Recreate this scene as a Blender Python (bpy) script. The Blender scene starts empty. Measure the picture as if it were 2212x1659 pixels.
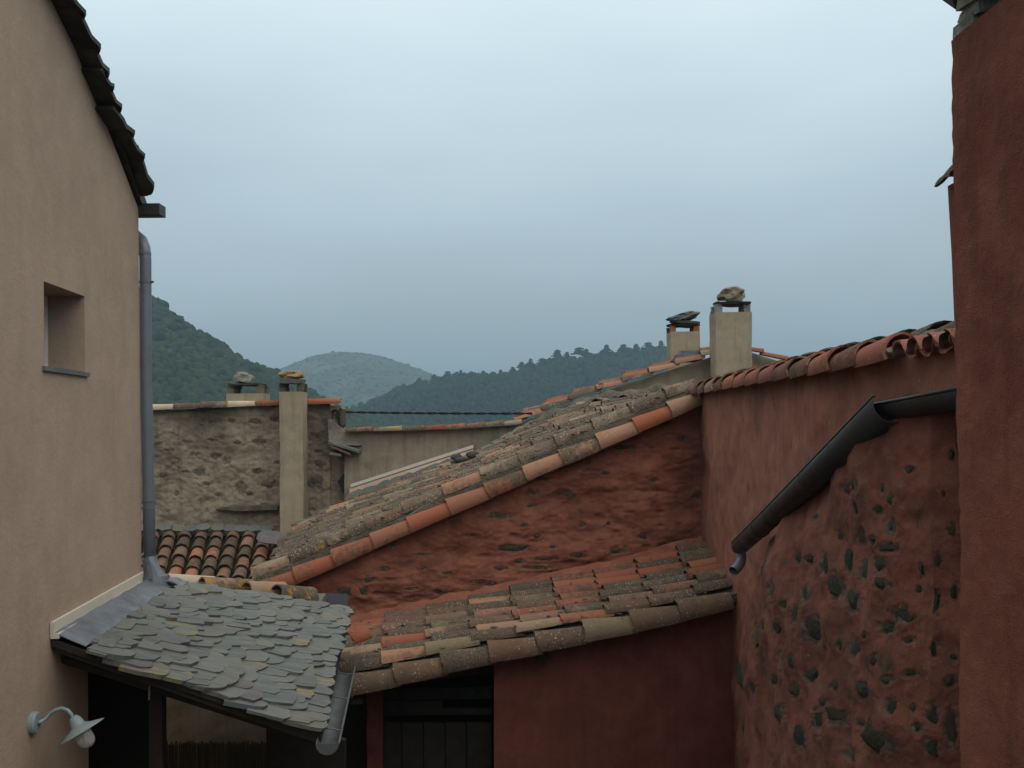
import bpy, bmesh, math, random
import numpy as np
from mathutils import Vector, Matrix, Euler, noise as mnoise

random.seed(7)
C = bpy.context.scene.collection
S = bpy.context.scene

# ---------------------------------------------------------------- camera
F, CX, CY = 2200.0, 1106.0, 915.0          # focal length and optical axis, in units of a 2212 px wide frame
ROLL = math.radians(-0.5)
cam_d = bpy.data.cameras.new('camera')
cam = bpy.data.objects.new('camera', cam_d); C.objects.link(cam)
cam_d.sensor_width = 36.0
cam_d.lens = 36.0 * F / 2212.0
cam_d.shift_y = (CY - 829.5) / 2212.0
cam_d.clip_start = 0.05; cam_d.clip_end = 9000
CAMR = Matrix.Rotation(math.radians(90), 4, 'X') @ Matrix.Rotation(ROLL, 4, 'Z')
cam.matrix_world = CAMR
S.camera = cam
R3 = CAMR.to_3x3()

def at(px, py, Y):
    """point at depth Y seen in direction (px, py) of the frame"""
    d = R3 @ Vector(((px - CX) / F, (CY - py) / F, -1.0))
    return d * (Y / d.y)

# ---------------------------------------------------------------- world, sun, exposure
w = bpy.data.worlds.new('World'); S.world = w; w.use_nodes = True
nt = w.node_tree; nt.nodes.clear()
out = nt.nodes.new('ShaderNodeOutputWorld')
sky = nt.nodes.new('ShaderNodeTexSky'); sky.sky_type = 'NISHITA'; sky.sun_disc = False
sky.sun_elevation = math.radians(48); sky.sun_rotation = math.radians(150)
sky.air_density = 1.0; sky.dust_density = 3.0
bg1 = nt.nodes.new('ShaderNodeBackground'); bg1.inputs[1].default_value = 0.05
nt.links.new(sky.outputs[0], bg1.inputs[0])
tc = nt.nodes.new('ShaderNodeTexCoord')
sep = nt.nodes.new('ShaderNodeSeparateXYZ'); nt.links.new(tc.outputs['Generated'], sep.inputs[0])
nz = nt.nodes.new('ShaderNodeTexNoise'); nz.inputs['Scale'].default_value = 2.2
nz.inputs['Detail'].default_value = 3.0; nz.inputs['Roughness'].default_value = 0.45
mp = nt.nodes.new('ShaderNodeMapping'); mp.inputs['Scale'].default_value = (1, 1, 3.2)
nt.links.new(tc.outputs['Generated'], mp.inputs[0]); nt.links.new(mp.outputs[0], nz.inputs[0])
ma = nt.nodes.new('ShaderNodeMath'); ma.operation = 'MULTIPLY_ADD'
nt.links.new(nz.outputs[0], ma.inputs[0]); ma.inputs[1].default_value = 0.24
nt.links.new(sep.outputs[2], ma.inputs[2])
mb_ = nt.nodes.new('ShaderNodeMath'); mb_.operation = 'SUBTRACT'
nt.links.new(ma.outputs[0], mb_.inputs[0]); mb_.inputs[1].default_value = 0.12
rp = nt.nodes.new('ShaderNodeValToRGB')
nt.links.new(mb_.outputs[0], rp.inputs[0])
SKY = [(0.0, (.39, .47, .52)), (0.10, (.385, .47, .52)), (0.22, (.49, .61, .68)),
       (0.38, (.68, .82, .885)), (0.55, (.93, .98, .97)), (1.0, (1.25, 1.22, 1.14))]
e = rp.color_ramp.elements
e[0].position, e[0].color = SKY[0][0], (*SKY[0][1], 1)
e[1].position, e[1].color = SKY[-1][0], (*SKY[-1][1], 1)
for p, c in SKY[1:-1]:
    k = e.new(p); k.color = (*c, 1)
bg2 = nt.nodes.new('ShaderNodeBackground'); bg2.inputs[1].default_value = 1.2
nt.links.new(rp.outputs[0], bg2.inputs[0])
ad = nt.nodes.new('ShaderNodeMixShader'); ad.inputs[0].default_value = 0.93
nt.links.new(bg1.outputs[0], ad.inputs[1]); nt.links.new(bg2.outputs[0], ad.inputs[2])
nt.links.new(ad.outputs[0], out.inputs[0])

sun_d = bpy.data.lights.new('sun', 'SUN'); sun_d.energy = 1.1; sun_d.angle = math.radians(60)
sun_d.color = (1.0, .93, .84)
sun = bpy.data.objects.new('sun', sun_d); C.objects.link(sun)
el, az = math.radians(48), math.radians(150)
sdir = Vector((math.sin(az) * math.cos(el), math.cos(az) * math.cos(el), math.sin(el)))
sun.rotation_euler = sdir.to_track_quat('Z', 'Y').to_euler(); sun.location = (0, -5, 40)

S.view_settings.view_transform = 'Standard'; S.view_settings.look = 'None'
S.view_settings.exposure = 0.0; S.view_settings.gamma = 1.0
S.view_settings.use_curve_mapping = False
S.render.engine = 'CYCLES'
S.cycles.max_bounces = 6; S.cycles.diffuse_bounces = 4; S.cycles.volume_bounces = 1
S.cycles.use_denoising = True

# ---------------------------------------------------------------- numpy noise
def _hash(ix, iy, iz, seed):
    n = (ix * 374761393 + iy * 668265263 + iz * 2147483647 + seed * 1274126177) & 0xFFFFFFFF
    n = ((n ^ (n >> 13)) * 1274126177) & 0xFFFFFFFF
    n = ((n ^ (n >> 16)) * 2246822519) & 0xFFFFFFFF
    return ((n ^ (n >> 15)) & 0xFFFF) / 65535.0 * 2 - 1

def vnoise(x, y, z, seed=0):
    x, y, z = np.broadcast_arrays(np.asarray(x, float), y, z)
    ix, iy, iz = np.floor(x).astype(np.int64), np.floor(y).astype(np.int64), np.floor(z).astype(np.int64)
    fx, fy, fz = x - ix, y - iy, z - iz
    fx, fy, fz = [f * f * (3 - 2 * f) for f in (fx, fy, fz)]
    r = 0
    for dx in (0, 1):
        for dy in (0, 1):
            for dz in (0, 1):
                r = r + _hash(ix + dx, iy + dy, iz + dz, seed) * (fx if dx else 1 - fx) * (fy if dy else 1 - fy) * (fz if dz else 1 - fz)
    return r

def fbm(x, y, z, octs=4, seed=0, rough=.5):
    r, a, s, t = 0, 1.0, 1.0, 0
    for k in range(octs):
        r = r + a * vnoise(np.asarray(x) * s + k * 7.3, np.asarray(y) * s, np.asarray(z) * s, seed + k); t += a
        a *= rough; s *= 2.03
    return r / t

# ---------------------------------------------------------------- materials
class NT:
    def __init__(s, name):
        s.m = bpy.data.materials.new(name); s.m.use_nodes = True
        s.t = s.m.node_tree; s.b = s.t.nodes['Principled BSDF']
        s.tc = s.t.nodes.new('ShaderNodeTexCoord')
        s.v = s.tc.outputs['Object']
    def n(s, typ, **kw):
        x = s.t.nodes.new(typ)
        for k, v in kw.items():
            setattr(x, k, v)
        return x
    def l(s, a, b): s.t.links.new(a, b)
    def offset_by_random(s):
        oi = s.n('ShaderNodeObjectInfo')
        ml = s.n('ShaderNodeVectorMath', operation='MULTIPLY'); ml.inputs[1].default_value = (37, 53, 71)
        s.l(oi.outputs['Random'], ml.inputs[0])
        a = s.n('ShaderNodeVectorMath', operation='ADD'); s.l(s.v, a.inputs[0]); s.l(ml.outputs[0], a.inputs[1])
        s.v = a.outputs[0]; s.oi = oi
    def scaled(s, sc):
        mpn = s.n('ShaderNodeMapping'); mpn.inputs['Scale'].default_value = sc
        s.l(s.v, mpn.inputs[0]); return mpn.outputs[0]
    def noise(s, sc, det=4, rough=.55, vec=None, dist=0):
        x = s.n('ShaderNodeTexNoise'); x.inputs['Scale'].default_value = sc
        x.inputs['Detail'].default_value = det; x.inputs['Roughness'].default_value = rough
        x.inputs['Distortion'].default_value = dist
        s.l(vec if vec is not None else s.v, x.inputs['Vector']); return x.outputs['Fac']
    def voro(s, sc, vec=None):
        x = s.n('ShaderNodeTexVoronoi'); x.inputs['Scale'].default_value = sc
        s.l(vec if vec is not None else s.v, x.inputs['Vector']); return x.outputs['Distance']
    def ramp(s, fac, stops, interp='LINEAR'):
        x = s.n('ShaderNodeValToRGB'); x.color_ramp.interpolation = interp
        el_ = x.color_ramp.elements
        def cc(c): return (c, c, c, 1) if not hasattr(c, '__len__') else (*c, 1)
        el_[0].position, el_[0].color = stops[0][0], cc(stops[0][1])
        el_[1].position, el_[1].color = stops[-1][0], cc(stops[-1][1])
        for p, c in stops[1:-1]:
            k_ = el_.new(p); k_.color = cc(c)
        s.l(fac, x.inputs[0]); return x.outputs[0]
    def mix(s, fac, a, b, blend='MIX'):
        x = s.n('ShaderNodeMix', data_type='RGBA', blend_type=blend)
        for i_, v in ((0, fac), (6, a), (7, b)):
            if hasattr(v, 'is_linked'): s.l(v, x.inputs[i_])
            elif i_ == 0: x.inputs[0].default_value = v
            else: x.inputs[i_].default_value = (*v, 1) if len(v) == 3 else v
        return x.outputs[2]
    def math(s, op, a, b=0.0):
        x = s.n('ShaderNodeMath', operation=op)
        for i_, v in ((0, a), (1, b)):
            if hasattr(v, 'is_linked'): s.l(v, x.inputs[i_])
            else: x.inputs[i_].default_value = v
        return x.outputs[0]
    def attr(s, name):
        x = s.n('ShaderNodeAttribute', attribute_name=name); return x.outputs['Fac']
    def fin(s, col, rough=.9, bump=None, strength=.4, dist=.01, metal=0.0, spec=.25):
        if hasattr(col, 'is_linked'): s.l(col, s.b.inputs['Base Color'])
        else: s.b.inputs['Base Color'].default_value = (*col, 1)
        if hasattr(rough, 'is_linked'): s.l(rough, s.b.inputs['Roughness'])
        else: s.b.inputs['Roughness'].default_value = rough
        s.b.inputs['Metallic'].default_value = metal
        s.b.inputs['Specular IOR Level'].default_value = spec
        if bump is not None:
            bn = s.n('ShaderNodeBump'); bn.inputs['Strength'].default_value = strength
            bn.inputs['Distance'].default_value = dist
            s.l(bump, bn.inputs['Height']); s.l(bn.outputs[0], s.b.inputs['Normal'])
        return s.m

def tile_mat(name, cols, grime=.5, spots=.5, yellow=.3):
    s = NT(name); s.offset_by_random()
    n_ = len(cols)
    base = s.ramp(s.oi.outputs['Random'], [(i / n_, c) for i, c in enumerate(cols)] + [(1.0, cols[-1])], 'CONSTANT')
    r2 = s.math('FRACT', s.math('MULTIPLY', s.oi.outputs['Random'], 17.31))
    a = s.noise(4, 5, .6); b = s.noise(22, 6, .7); c = s.noise(90, 4, .7)
    col = s.mix(s.ramp(a, [(.3, 0), (.7, .5)]), base, (.24, .13, .08), 'MIX')
    g = s.math('ADD', s.math('MULTIPLY', s.math('ADD', a, b), .5), s.math('MULTIPLY', s.math('SUBTRACT', r2, .5), .30))
    gm = s.ramp(g, [(.60 - grime * .30, 0), (.72 - grime * .24, .9)])
    gcol = s.mix(s.ramp(c, [(.4, 0), (.6, 1)]), (.042, .034, .027), (.125, .105, .078))
    col = s.mix(gm, col, gcol)
    if spots:
        v = s.voro(42)
        sp = s.math('MULTIPLY', s.ramp(v, [(.16, 1), (.24, 0)]), s.ramp(s.noise(7, 3), [(.62 - spots * .18, 0), (.70 - spots * .12, 1)]))
        col = s.mix(sp, col, (.40, .41, .37))
    if yellow:
        y = s.ramp(s.noise(5.5, 6, .7), [(.70 - yellow * .12, 0), (.76 - yellow * .12, 1)])
        col = s.mix(s.math('MULTIPLY', y, .8), col, (.27, .19, .035) if yellow < .9 else (.40, .20, .035))
    bmp = s.math('ADD', s.math('MULTIPLY', b, 1.0), s.math('MULTIPLY', c, .4))
    return s.fin(col, .95, bmp, .7, .014, spec=.12)

def stucco_mat(name, base, dark, light, fine=140, bump=.5, grime=.35, gcol=(.06, .045, .035), streak=.3, spotcol=None, dist=.006, rubble=0):
    s = NT(name)
    a = s.noise(.9, 5, .6); b = s.noise(5, 6, .65); c = s.noise(fine, 3, .6)
    col = s.mix(s.ramp(a, [(.35, 0), (.65, 1)]), base, dark)
    col = s.mix(s.ramp(b, [(.42, 0), (.72, .8)]), col, light)
    st = s.noise(3.0, 5, .7, s.scaled((3.5, 3.5, .28)))
    col = s.mix(s.math('MULTIPLY', s.ramp(st, [(.5, 0), (.75, 1)]), streak), col, gcol)
    g = s.noise(2.3, 7, .72)
    col = s.mix(s.math('MULTIPLY', s.ramp(g, [(.50, 0), (.68, 1)]), grime), col, gcol)
    col = s.mix(s.math('MULTIPLY', s.attr('stain_tone'), .85), col, gcol)
    if rubble:
        q = s.noise(11, 6, .75, s.scaled((1, 1, rubble)))
        qm = s.ramp(q, [(.60, 0), (.63, 1)])
        bare = s.math('MAXIMUM', s.attr('bare'), s.math('MULTIPLY', qm, .8))
        rc = s.ramp(s.noise(24, 5, .7), [(.3, (.05, .044, .034)), (.5, (.095, .082, .062)), (.62, (.16, .14, .105)), (.75, (.20, .18, .12))])
        col = s.mix(bare, col, rc)
    col = s.mix(.35, col, s.ramp(c, [(.3, .35), (.7, 1.0)]), 'MULTIPLY')
    if spotcol:
        sp = s.ramp(s.noise(28, 5, .7), [(.66, 0), (.70, 1)])
        col = s.mix(s.math('MULTIPLY', sp, .7), col, spotcol)
    bm = s.math('ADD', s.math('MULTIPLY', c, .5), s.math('MULTIPLY', s.noise(30, 5, .6), .9))
    return s.fin(col, .95, bm, bump, dist, spec=.12)

def stone_mat(name, cols, lichen=(.22, .21, .16), yellow=.0):
    s = NT(name); s.offset_by_random(); n_ = len(cols)
    base = s.ramp(s.oi.outputs['Random'], [(i / n_, c) for i, c in enumerate(cols)] + [(1.0, cols[-1])], 'CONSTANT')
    a = s.noise(6, 6, .7); b = s.noise(40, 5, .7)
    col = s.mix(s.ramp(a, [(.45, 0), (.65, .7)]), base, lichen)
    col = s.mix(.5, col, s.ramp(b, [(.3, .3), (.7, 1.0)]), 'MULTIPLY')
    if yellow:
        y = s.ramp(s.noise(3.5, 6, .7), [(.66 - yellow * .15, 0), (.74 - yellow * .15, 1)])
        col = s.mix(y, col, (.26, .20, .03))
    return s.fin(col, .9, s.math('ADD', a, b), .7, .02, spec=.2)

def metal_mat(name, base, rough=.5, metal=.6, var=.5):
    s = NT(name)
    a = s.noise(6, 5, .7); b = s.noise(60, 4, .6)
    col = s.mix(s.math('MULTIPLY', s.ramp(a, [(.35, 0), (.7, 1)]), var), base, tuple(c * .5 for c in base))
    col = s.mix(s.math('MULTIPLY', s.ramp(b, [(.62, 0), (.7, 1)]), .25), col, tuple(min(1, c * 1.8) for c in base))
    return s.fin(col, s.ramp(a, [(.3, rough - .1), (.7, rough + .15)]), b, .12, .003, metal, .4)

def plain(name, col, rough=.7, metal=0.0, var=.25, sc=12):
    s = NT(name)
    a = s.noise(sc, 5, .65)
    c2 = s.mix(s.math('MULTIPLY', s.ramp(a, [(.35, 0), (.7, 1)]), var), col, tuple(c * .35 for c in col))
    return s.fin(c2, rough, a, .15, .004, metal)

OLD = [(.20, .10, .065), (.15, .085, .06), (.26, .12, .08), (.17, .12, .08), (.12, .075, .055), (.23, .17, .11),
       (.32, .12, .07), (.18, .15, .09), (.25, .15, .11), (.14, .10, .07), (.28, .13, .10), (.20, .13, .10)]
M = {}
M['tile_main'] = tile_mat('old_tile_thick_lichen', [(.18, .13, .095), (.13, .105, .08), (.21, .125, .08), (.22, .19, .14), (.15, .12, .09), (.24, .115, .07), (.18, .16, .12), (.25, .20, .145)], .85, 1.3, .75)
M['tile_verge'] = tile_mat('cleaner_orange_tile', [(.30, .088, .052), (.27, .08, .048), (.28, .10, .058), (.31, .093, .052), (.26, .11, .07), (.28, .085, .05)], .22, 0, 0)
M['tile_pale'] = tile_mat('weathered_pink_buff_tile', [(.30, .19, .13), (.27, .20, .14), (.33, .18, .12)], .25, .2, .1)
M['tile_low'] = tile_mat('mixed_old_tile', [(.21, .08, .055), (.13, .085, .06), (.26, .10, .06), (.17, .15, .10), (.20, .12, .09), (.12, .075, .055), (.23, .12, .095), (.16, .10, .07), (.15, .11, .08), (.14, .09, .065)], .85, .95, .35)
M['tile_fresh'] = tile_mat('fresh_orange_tile', [(.29, .088, .05), (.26, .08, .05), (.25, .085, .06), (.27, .105, .062)], .22, 0, 0)
M['tile_front'] = tile_mat('dark_lichened_tile', [(.11, .072, .052), (.095, .065, .048), (.14, .085, .062), (.10, .075, .055)], .75, .8, .5)
M['tile_green'] = tile_mat('greenish_glazed_tile', [(.15, .15, .095), (.14, .14, .09), (.16, .15, .10)], .4, .2, .1)
M['tile_small'] = tile_mat('brown_mottled_tile', [(.22, .12, .085), (.15, .10, .075), (.30, .14, .095), (.17, .13, .10), (.33, .15, .10), (.13, .09, .07), (.26, .15, .12), (.18, .14, .11)], .55, .55, .05)
M['tile_pink'] = tile_mat('pink_underside_tile', [(.28, .10, .075), (.31, .115, .08), (.26, .11, .09), (.33, .13, .08), (.24, .10, .08)], .18, .1, 0)
M['tile_grey'] = tile_mat('mortared_grey_tile', [(.16, .14, .11), (.14, .12, .10), (.18, .15, .12)], .9, .7, .15)
M['tile_far'] = tile_mat('orange_coping_tile', [(.30, .13, .085), (.33, .15, .10), (.28, .11, .075), (.34, .27, .18), (.28, .14, .10), (.30, .22, .15)], .5, .4, .4)
M['tile_cream'] = tile_mat('cream_painted_tile', [(.52, .44, .32), (.50, .42, .32)], .1, 0, .25)
M['tile_ochre'] = tile_mat('ochre_lichened_tile', [(.30, .24, .17), (.26, .22, .16), (.32, .22, .14)], .4, .5, 1.3)

M['red_rubble'] = stucco_mat('red_lime_render_on_rubble', (.275, .102, .068), (.205, .074, .050), (.34, .145, .10), 110, .8, .55, (.085, .045, .033), .2, (.38, .26, .19), rubble=2.6)
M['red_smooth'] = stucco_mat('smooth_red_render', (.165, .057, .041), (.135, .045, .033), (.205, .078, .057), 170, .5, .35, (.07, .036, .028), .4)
M['red_pink'] = stucco_mat('faded_pink_red_render', (.33, .142, .10), (.27, .108, .075), (.38, .185, .135), 120, .5, .38, (.13, .06, .045), .45, (.40, .30, .23), rubble=.55)
M['red_curved'] = stucco_mat('faded_red_render_on_round_wall', (.235, .09, .065), (.17, .064, .046), (.285, .125, .092), 120, .6, .55, (.07, .052, .034), .35, (.30, .24, .16), rubble=.8)
M['red_coarse'] = stucco_mat('coarse_red_render', (.245, .085, .058), (.180, .060, .043), (.31, .125, .09), 230, 1.0, .25, (.08, .035, .028), .4, dist=.010)
M['beige'] = stucco_mat('pink_beige_render', (.455, .335, .25), (.40, .295, .22), (.49, .365, .275), 190, .7, .16, (.30, .215, .16), .22, (.27, .20, .15))
M['beige_rubble'] = stucco_mat('grey_beige_render_on_rubble', (.30, .25, .185), (.22, .185, .14), (.36, .30, .225), 90, .7, .65, (.085, .075, .058), .55, (.45, .42, .36), rubble=2.2)
M['beige_wall'] = stucco_mat('stained_beige_render', (.29, .24, .175), (.22, .185, .14), (.34, .285, .215), 90, .5, .50, (.11, .095, .075), .7)
M['cream'] = stucco_mat('cream_chimney_render', (.36, .295, .21), (.31, .255, .185), (.41, .34, .245), 120, .4, .42, (.16, .14, .11), .5)
M['mortar'] = stucco_mat('lichened_mortar', (.15, .13, .10), (.10, .09, .07), (.24, .22, .175), 60, 1.2, .5, (.05, .045, .035), .1, (.42, .41, .36), dist=.02)
M['mortar_pale'] = stucco_mat('pale_mortar', (.20, .185, .15), (.14, .13, .105), (.30, .28, .23), 60, 1.2, .5, (.07, .06, .05), .1, (.45, .44, .38), dist=.02)
M['gap_dark'] = stucco_mat('dark_tile_gap', (.045, .042, .028), (.03, .03, .022), (.06, .065, .03), 60, 1.0, .5, (.02, .018, .015), .1, dist=.02)  # even dark colour for the bed between the small roof's tiles
M['stone_red'] = stone_mat('grey_schist_rubble', [(.095, .082, .065), (.11, .08, .06), (.08, .07, .055), (.13, .085, .065)], (.16, .135, .10))
M['stone_round'] = stone_mat('dark_rubble', [(.05, .048, .038), (.09, .065, .048), (.075, .068, .052), (.045, .045, .038), (.06, .058, .046)], (.13, .125, .08), .15)
M['stone_beige'] = stone_mat('grey_brown_rubble', [(.10, .09, .07), (.13, .115, .09), (.16, .14, .105), (.08, .075, .06)], (.20, .18, .14))
M['rock'] = stone_mat('buff_lichened_rock', [(.25, .21, .14), (.28, .24, .17)], (.34, .30, .20), .15)
M['rock_ochre'] = stone_mat('ochre_rock', [(.34, .23, .09), (.36, .26, .12)], (.50, .40, .22), .5)
M['rock_grey'] = stone_mat('grey_schist_rock', [(.12, .13, .12), (.14, .15, .135)], (.20, .21, .18))
M['rock_pale'] = stone_mat('pale_grey_rock', [(.26, .25, .22), (.24, .23, .20)], (.42, .40, .35))
M['pebble'] = stone_mat('smooth_purple_stone', [(.10, .085, .085), (.085, .08, .085)], (.12, .11, .11))
SL = [(.155, .180, .172), (.125, .148, .142), (.175, .195, .185), (.150, .165, .150), (.115, .135, .132), (.135, .130, .140),
      (.185, .20, .185), (.145, .175, .170), (.16, .165, .145), (.13, .155, .152)]
def slate_mat(name, cols, lich=.3, yellow=.12):
    s = NT(name); s.offset_by_random(); n_ = len(cols)
    cols = [(c[0] * .70, c[1] * .67, c[2] * .70) for c in cols]
    base = s.ramp(s.oi.outputs['Random'], [(i / n_, c) for i, c in enumerate(cols)] + [(1.0, cols[-1])], 'CONSTANT')
    a = s.noise(5, 6, .7); b = s.noise(30, 6, .7, s.scaled((.5, 1.6, 1)))
    col = s.mix(s.math('MULTIPLY', s.ramp(a, [(.42, 0), (.66, 1)]), lich * 2), base, (.20, .195, .15))
    col = s.mix(.4, col, s.ramp(b, [(.3, .45), (.7, 1.05)]), 'MULTIPLY')
    r2 = s.math('FRACT', s.math('MULTIPLY', s.oi.outputs['Random'], 23.7))
    y = s.math('MULTIPLY', s.ramp(s.noise(6, 5, .7), [(.48, 0), (.56, 1)]), s.ramp(r2, [(.93 - yellow * .3, 0), (.95 - yellow * .3, 1)]))
    col = s.mix(s.math('MULTIPLY', y, .75), col, (.22, .18, .04))
    return s.fin(col, .62, s.math('ADD', a, b), .35, .01, spec=.35)
M['slate'] = slate_mat('blue_green_slate', SL)
M['slate_dark'] = slate_mat('dark_roof_slab', [(.030, .027, .024), (.036, .032, .028), (.026, .024, .022)], .1, 0)
M['zinc'] = metal_mat('weathered_zinc', (.20, .215, .24), .55, .35)
M['zinc_dull'] = metal_mat('dull_grey_zinc', (.10, .105, .11), .6, .3)
M['lead'] = metal_mat('grey_lead_sheet', (.15, .165, .19), .5, .3, .8)
M['pipe'] = metal_mat('blue_grey_zinc_pipe', (.155, .175, .205), .5, .25, .35)
M['gutter'] = metal_mat('dark_zinc_gutter', (.045, .045, .046), .5, .35, .3)
M['bitumen'] = plain('black_bitumen_sheet', (.02, .024, .03), .85)
M['white'] = plain('cream_flashing_bar', (.58, .53, .44), .6, 0, .15)
M['pinkish'] = plain('pink_flashing_board', (.42, .31, .24), .7, 0, .3, 5)
M['enamel'] = plain('grey_green_enamel', (.22, .27, .28), .45, 0, .15)
M['wood_dark'] = plain('weathered_wood_shade_darkened', (.030, .024, .019), .85, 0, .5, 18)  # wood made near-black, so shade under the roofs is partly in the colour
M['wood_grey'] = plain('grey_weathered_wood', (.034, .030, .025), .85, 0, .6, 9)
M['cable'] = plain('black_cable', (.012, .012, .014), .6)
M['frame'] = plain('pale_window_frame', (.55, .56, .55), .5, 0, .1)
M['reed'] = plain('dry_reed', (.075, .055, .032), .8, 0, .4, 30)
M['dim'] = plain('interior_plaster_shade_darkened', (.025, .022, .019), .95, 0, .4, 3)  # plaster colour lowered to carry the darkness of shaded interiors
g_ = NT('frosted_glass'); g_.b.inputs['Transmission Weight'].default_value = .75
M['glass'] = g_.fin((.85, .83, .80), .25, spec=.5)
g_ = NT('window_glass'); M['pane'] = g_.fin((.03, .035, .04), .08, spec=.6)

def leaf_mat(name, cols, sc=.25):
    s = NT(name)
    a = s.noise(sc, 4, .6); b = s.noise(sc * 14, 4, .7)
    col = s.ramp(a, [(.3, cols[0]), (.5, cols[1]), (.7, cols[2])])
    col = s.mix(.55, col, s.ramp(b, [(.3, .35), (.7, 1.15)]), 'MULTIPLY')
    tn = s.attr('tone')
    col = s.mix(s.math('MULTIPLY', tn, .45), col, cols[2], 'MIX')
    return s.fin(col, .9, b, .8, .4, spec=.05)
M['oak'] = leaf_mat('holm_oak_leaves', [(.017, .028, .017), (.028, .044, .023), (.046, .060, .028)], .06)
M['pine'] = leaf_mat('pine_needles', [(.013, .021, .017), (.018, .028, .020), (.026, .037, .024)], .05)
M['scrub'] = leaf_mat('far_hill_scrub', [(.035, .050, .032), (.06, .075, .045), (.15, .13, .09)], .012)
M['ground'] = leaf_mat('forest_floor', [(.022, .034, .022), (.035, .046, .028), (.05, .055, .034)], .03)
M['paving'] = stucco_mat('courtyard_ground', (.10, .085, .07), (.07, .06, .05), (.13, .11, .09), 40)
M['bark'] = plain('pine_bark', (.05, .04, .035), .9)

# ---------------------------------------------------------------- object helpers
WM = {}
def empty(name, loc, label, cat, group=None, kind=None):
    o = bpy.data.objects.new(name, None); C.objects.link(o)
    o.empty_display_size = .2; o.location = loc
    WM[o] = Matrix.Translation(loc)
    tagp(o, label, cat, group, kind); return o
def tagp(o, label=None, cat=None, group=None, kind=None):
    for k, v in (('label', label), ('category', cat), ('group', group), ('kind', kind)):
        if v: o[k] = v
    return o
def link(name, mesh, parent=None, mat=None):
    """link an object with world matrix `mat` under parent"""
    o = bpy.data.objects.new(name, mesh); C.objects.link(o)
    mat = mat or Matrix.Identity(4)
    WM[o] = mat.copy()
    if parent is not None:
        o.parent = parent; o.matrix_basis = WM[parent].inverted() @ mat
    else:
        o.matrix_basis = mat
    return o
def mesh_from(name, verts, faces, mats, smooth=False, fmat=None):
    me = bpy.data.meshes.new(name)
    me.from_pydata([tuple(v) for v in verts], [], [tuple(f) for f in faces]); me.update()
    for m_ in (mats if isinstance(mats, (list, tuple)) else [mats]): me.materials.append(m_)
    if smooth: me.polygons.foreach_set('use_smooth', [True] * len(me.polygons))
    if fmat is not None: me.polygons.foreach_set('material_index', fmat)
    return me

class MB:
    """collects world-space shapes into one mesh; origin goes to the centre of its base"""
    def __init__(s): s.v = []; s.f = []
    def add(s, vs, fs):
        n = len(s.v); s.v += [Vector(v) for v in vs]; s.f += [tuple(i + n for i in f) for f in fs]; return s
    def box(s, c, sx, sy, sz, rot=None, jit=0):
        r = rot or Matrix.Identity(3)
        vs = [Vector(c) + r @ Vector((x * sx / 2, y * sy / 2, z * sz / 2)) + Vector([random.uniform(-jit, jit) for _ in range(3)])
              for x in (-1, 1) for y in (-1, 1) for z in (-1, 1)]
        return s.add(vs, [(0, 1, 3, 2), (4, 6, 7, 5), (0, 4, 5, 1), (2, 3, 7, 6), (0, 2, 6, 4), (1, 5, 7, 3)])
    def prism(s, poly, vec):
        """polygon (list of points) pushed along vec, closed"""
        n = len(poly); vec = Vector(vec)
        vs = [Vector(p) for p in poly] + [Vector(p) + vec for p in poly]
        fs = [tuple(range(n)), tuple(range(2 * n - 1, n - 1, -1))] + [(i, i + n, (i + 1) % n + n, (i + 1) % n) for i in range(n)]
        return s.add(vs, fs)
    def tube(s, pts, rad, seg=12, cap=True):
        pts = [Vector(p) for p in pts]; rads = rad if hasattr(rad, '__len__') else [rad] * len(pts)
        up = None; rings = []
        for i, p in enumerate(pts):
            t = (pts[min(i + 1, len(pts) - 1)] - pts[max(i - 1, 0)]).normalized()
            if up is None:
                up = Vector((0, 0, 1)) if abs(t.z) < .9 else Vector((0, 1, 0))
            a = t.cross(up).normalized(); b = a.cross(t).normalized(); up = b
            rings.append([p + (a * math.cos(2 * math.pi * k / seg) + b * math.sin(2 * math.pi * k / seg)) * rads[i] for k in range(seg)])
        n = len(rings)
        vs = [v for r in rings for v in r]; fs = []
        for i in range(n - 1):
            for k in range(seg):
                k2 = (k + 1) % seg
                fs.append((i * seg + k, i * seg + k2, (i + 1) * seg + k2, (i + 1) * seg + k))
        if cap: fs += [tuple(range(seg - 1, -1, -1)), tuple((n - 1) * seg + k for k in range(seg))]
        return s.add(vs, fs)
    def build(s, name, mat, parent=None, smooth=False, **tags):
        lo = Vector([min(v[i] for v in s.v) for i in range(3)]); hi = Vector([max(v[i] for v in s.v) for i in range(3)])
        o_ = Vector(((lo.x + hi.x) / 2, (lo.y + hi.y) / 2, lo.z))
        me = mesh_from(name, [v - o_ for v in s.v], s.f, mat, smooth)
        bm_ = bmesh.new(); bm_.from_mesh(me); bmesh.ops.recalc_face_normals(bm_, faces=bm_.faces); bm_.to_mesh(me); bm_.free()
        o = link(name, me, parent, Matrix.Translation(o_)); tagp(o, **tags); return o

def frame(origin, x, up, sx=1, sy=1, sz=1):
    x = Vector(x).normalized(); y = Vector(up).cross(x).normalized(); z = x.cross(y)
    m = Matrix.Identity(4)
    for i, (a, s_) in enumerate(((x, sx), (y, sy), (z, sz))):
        for r in range(3): m[r][i] = a[r] * s_
    m.translation = Vector(origin); return m

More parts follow.
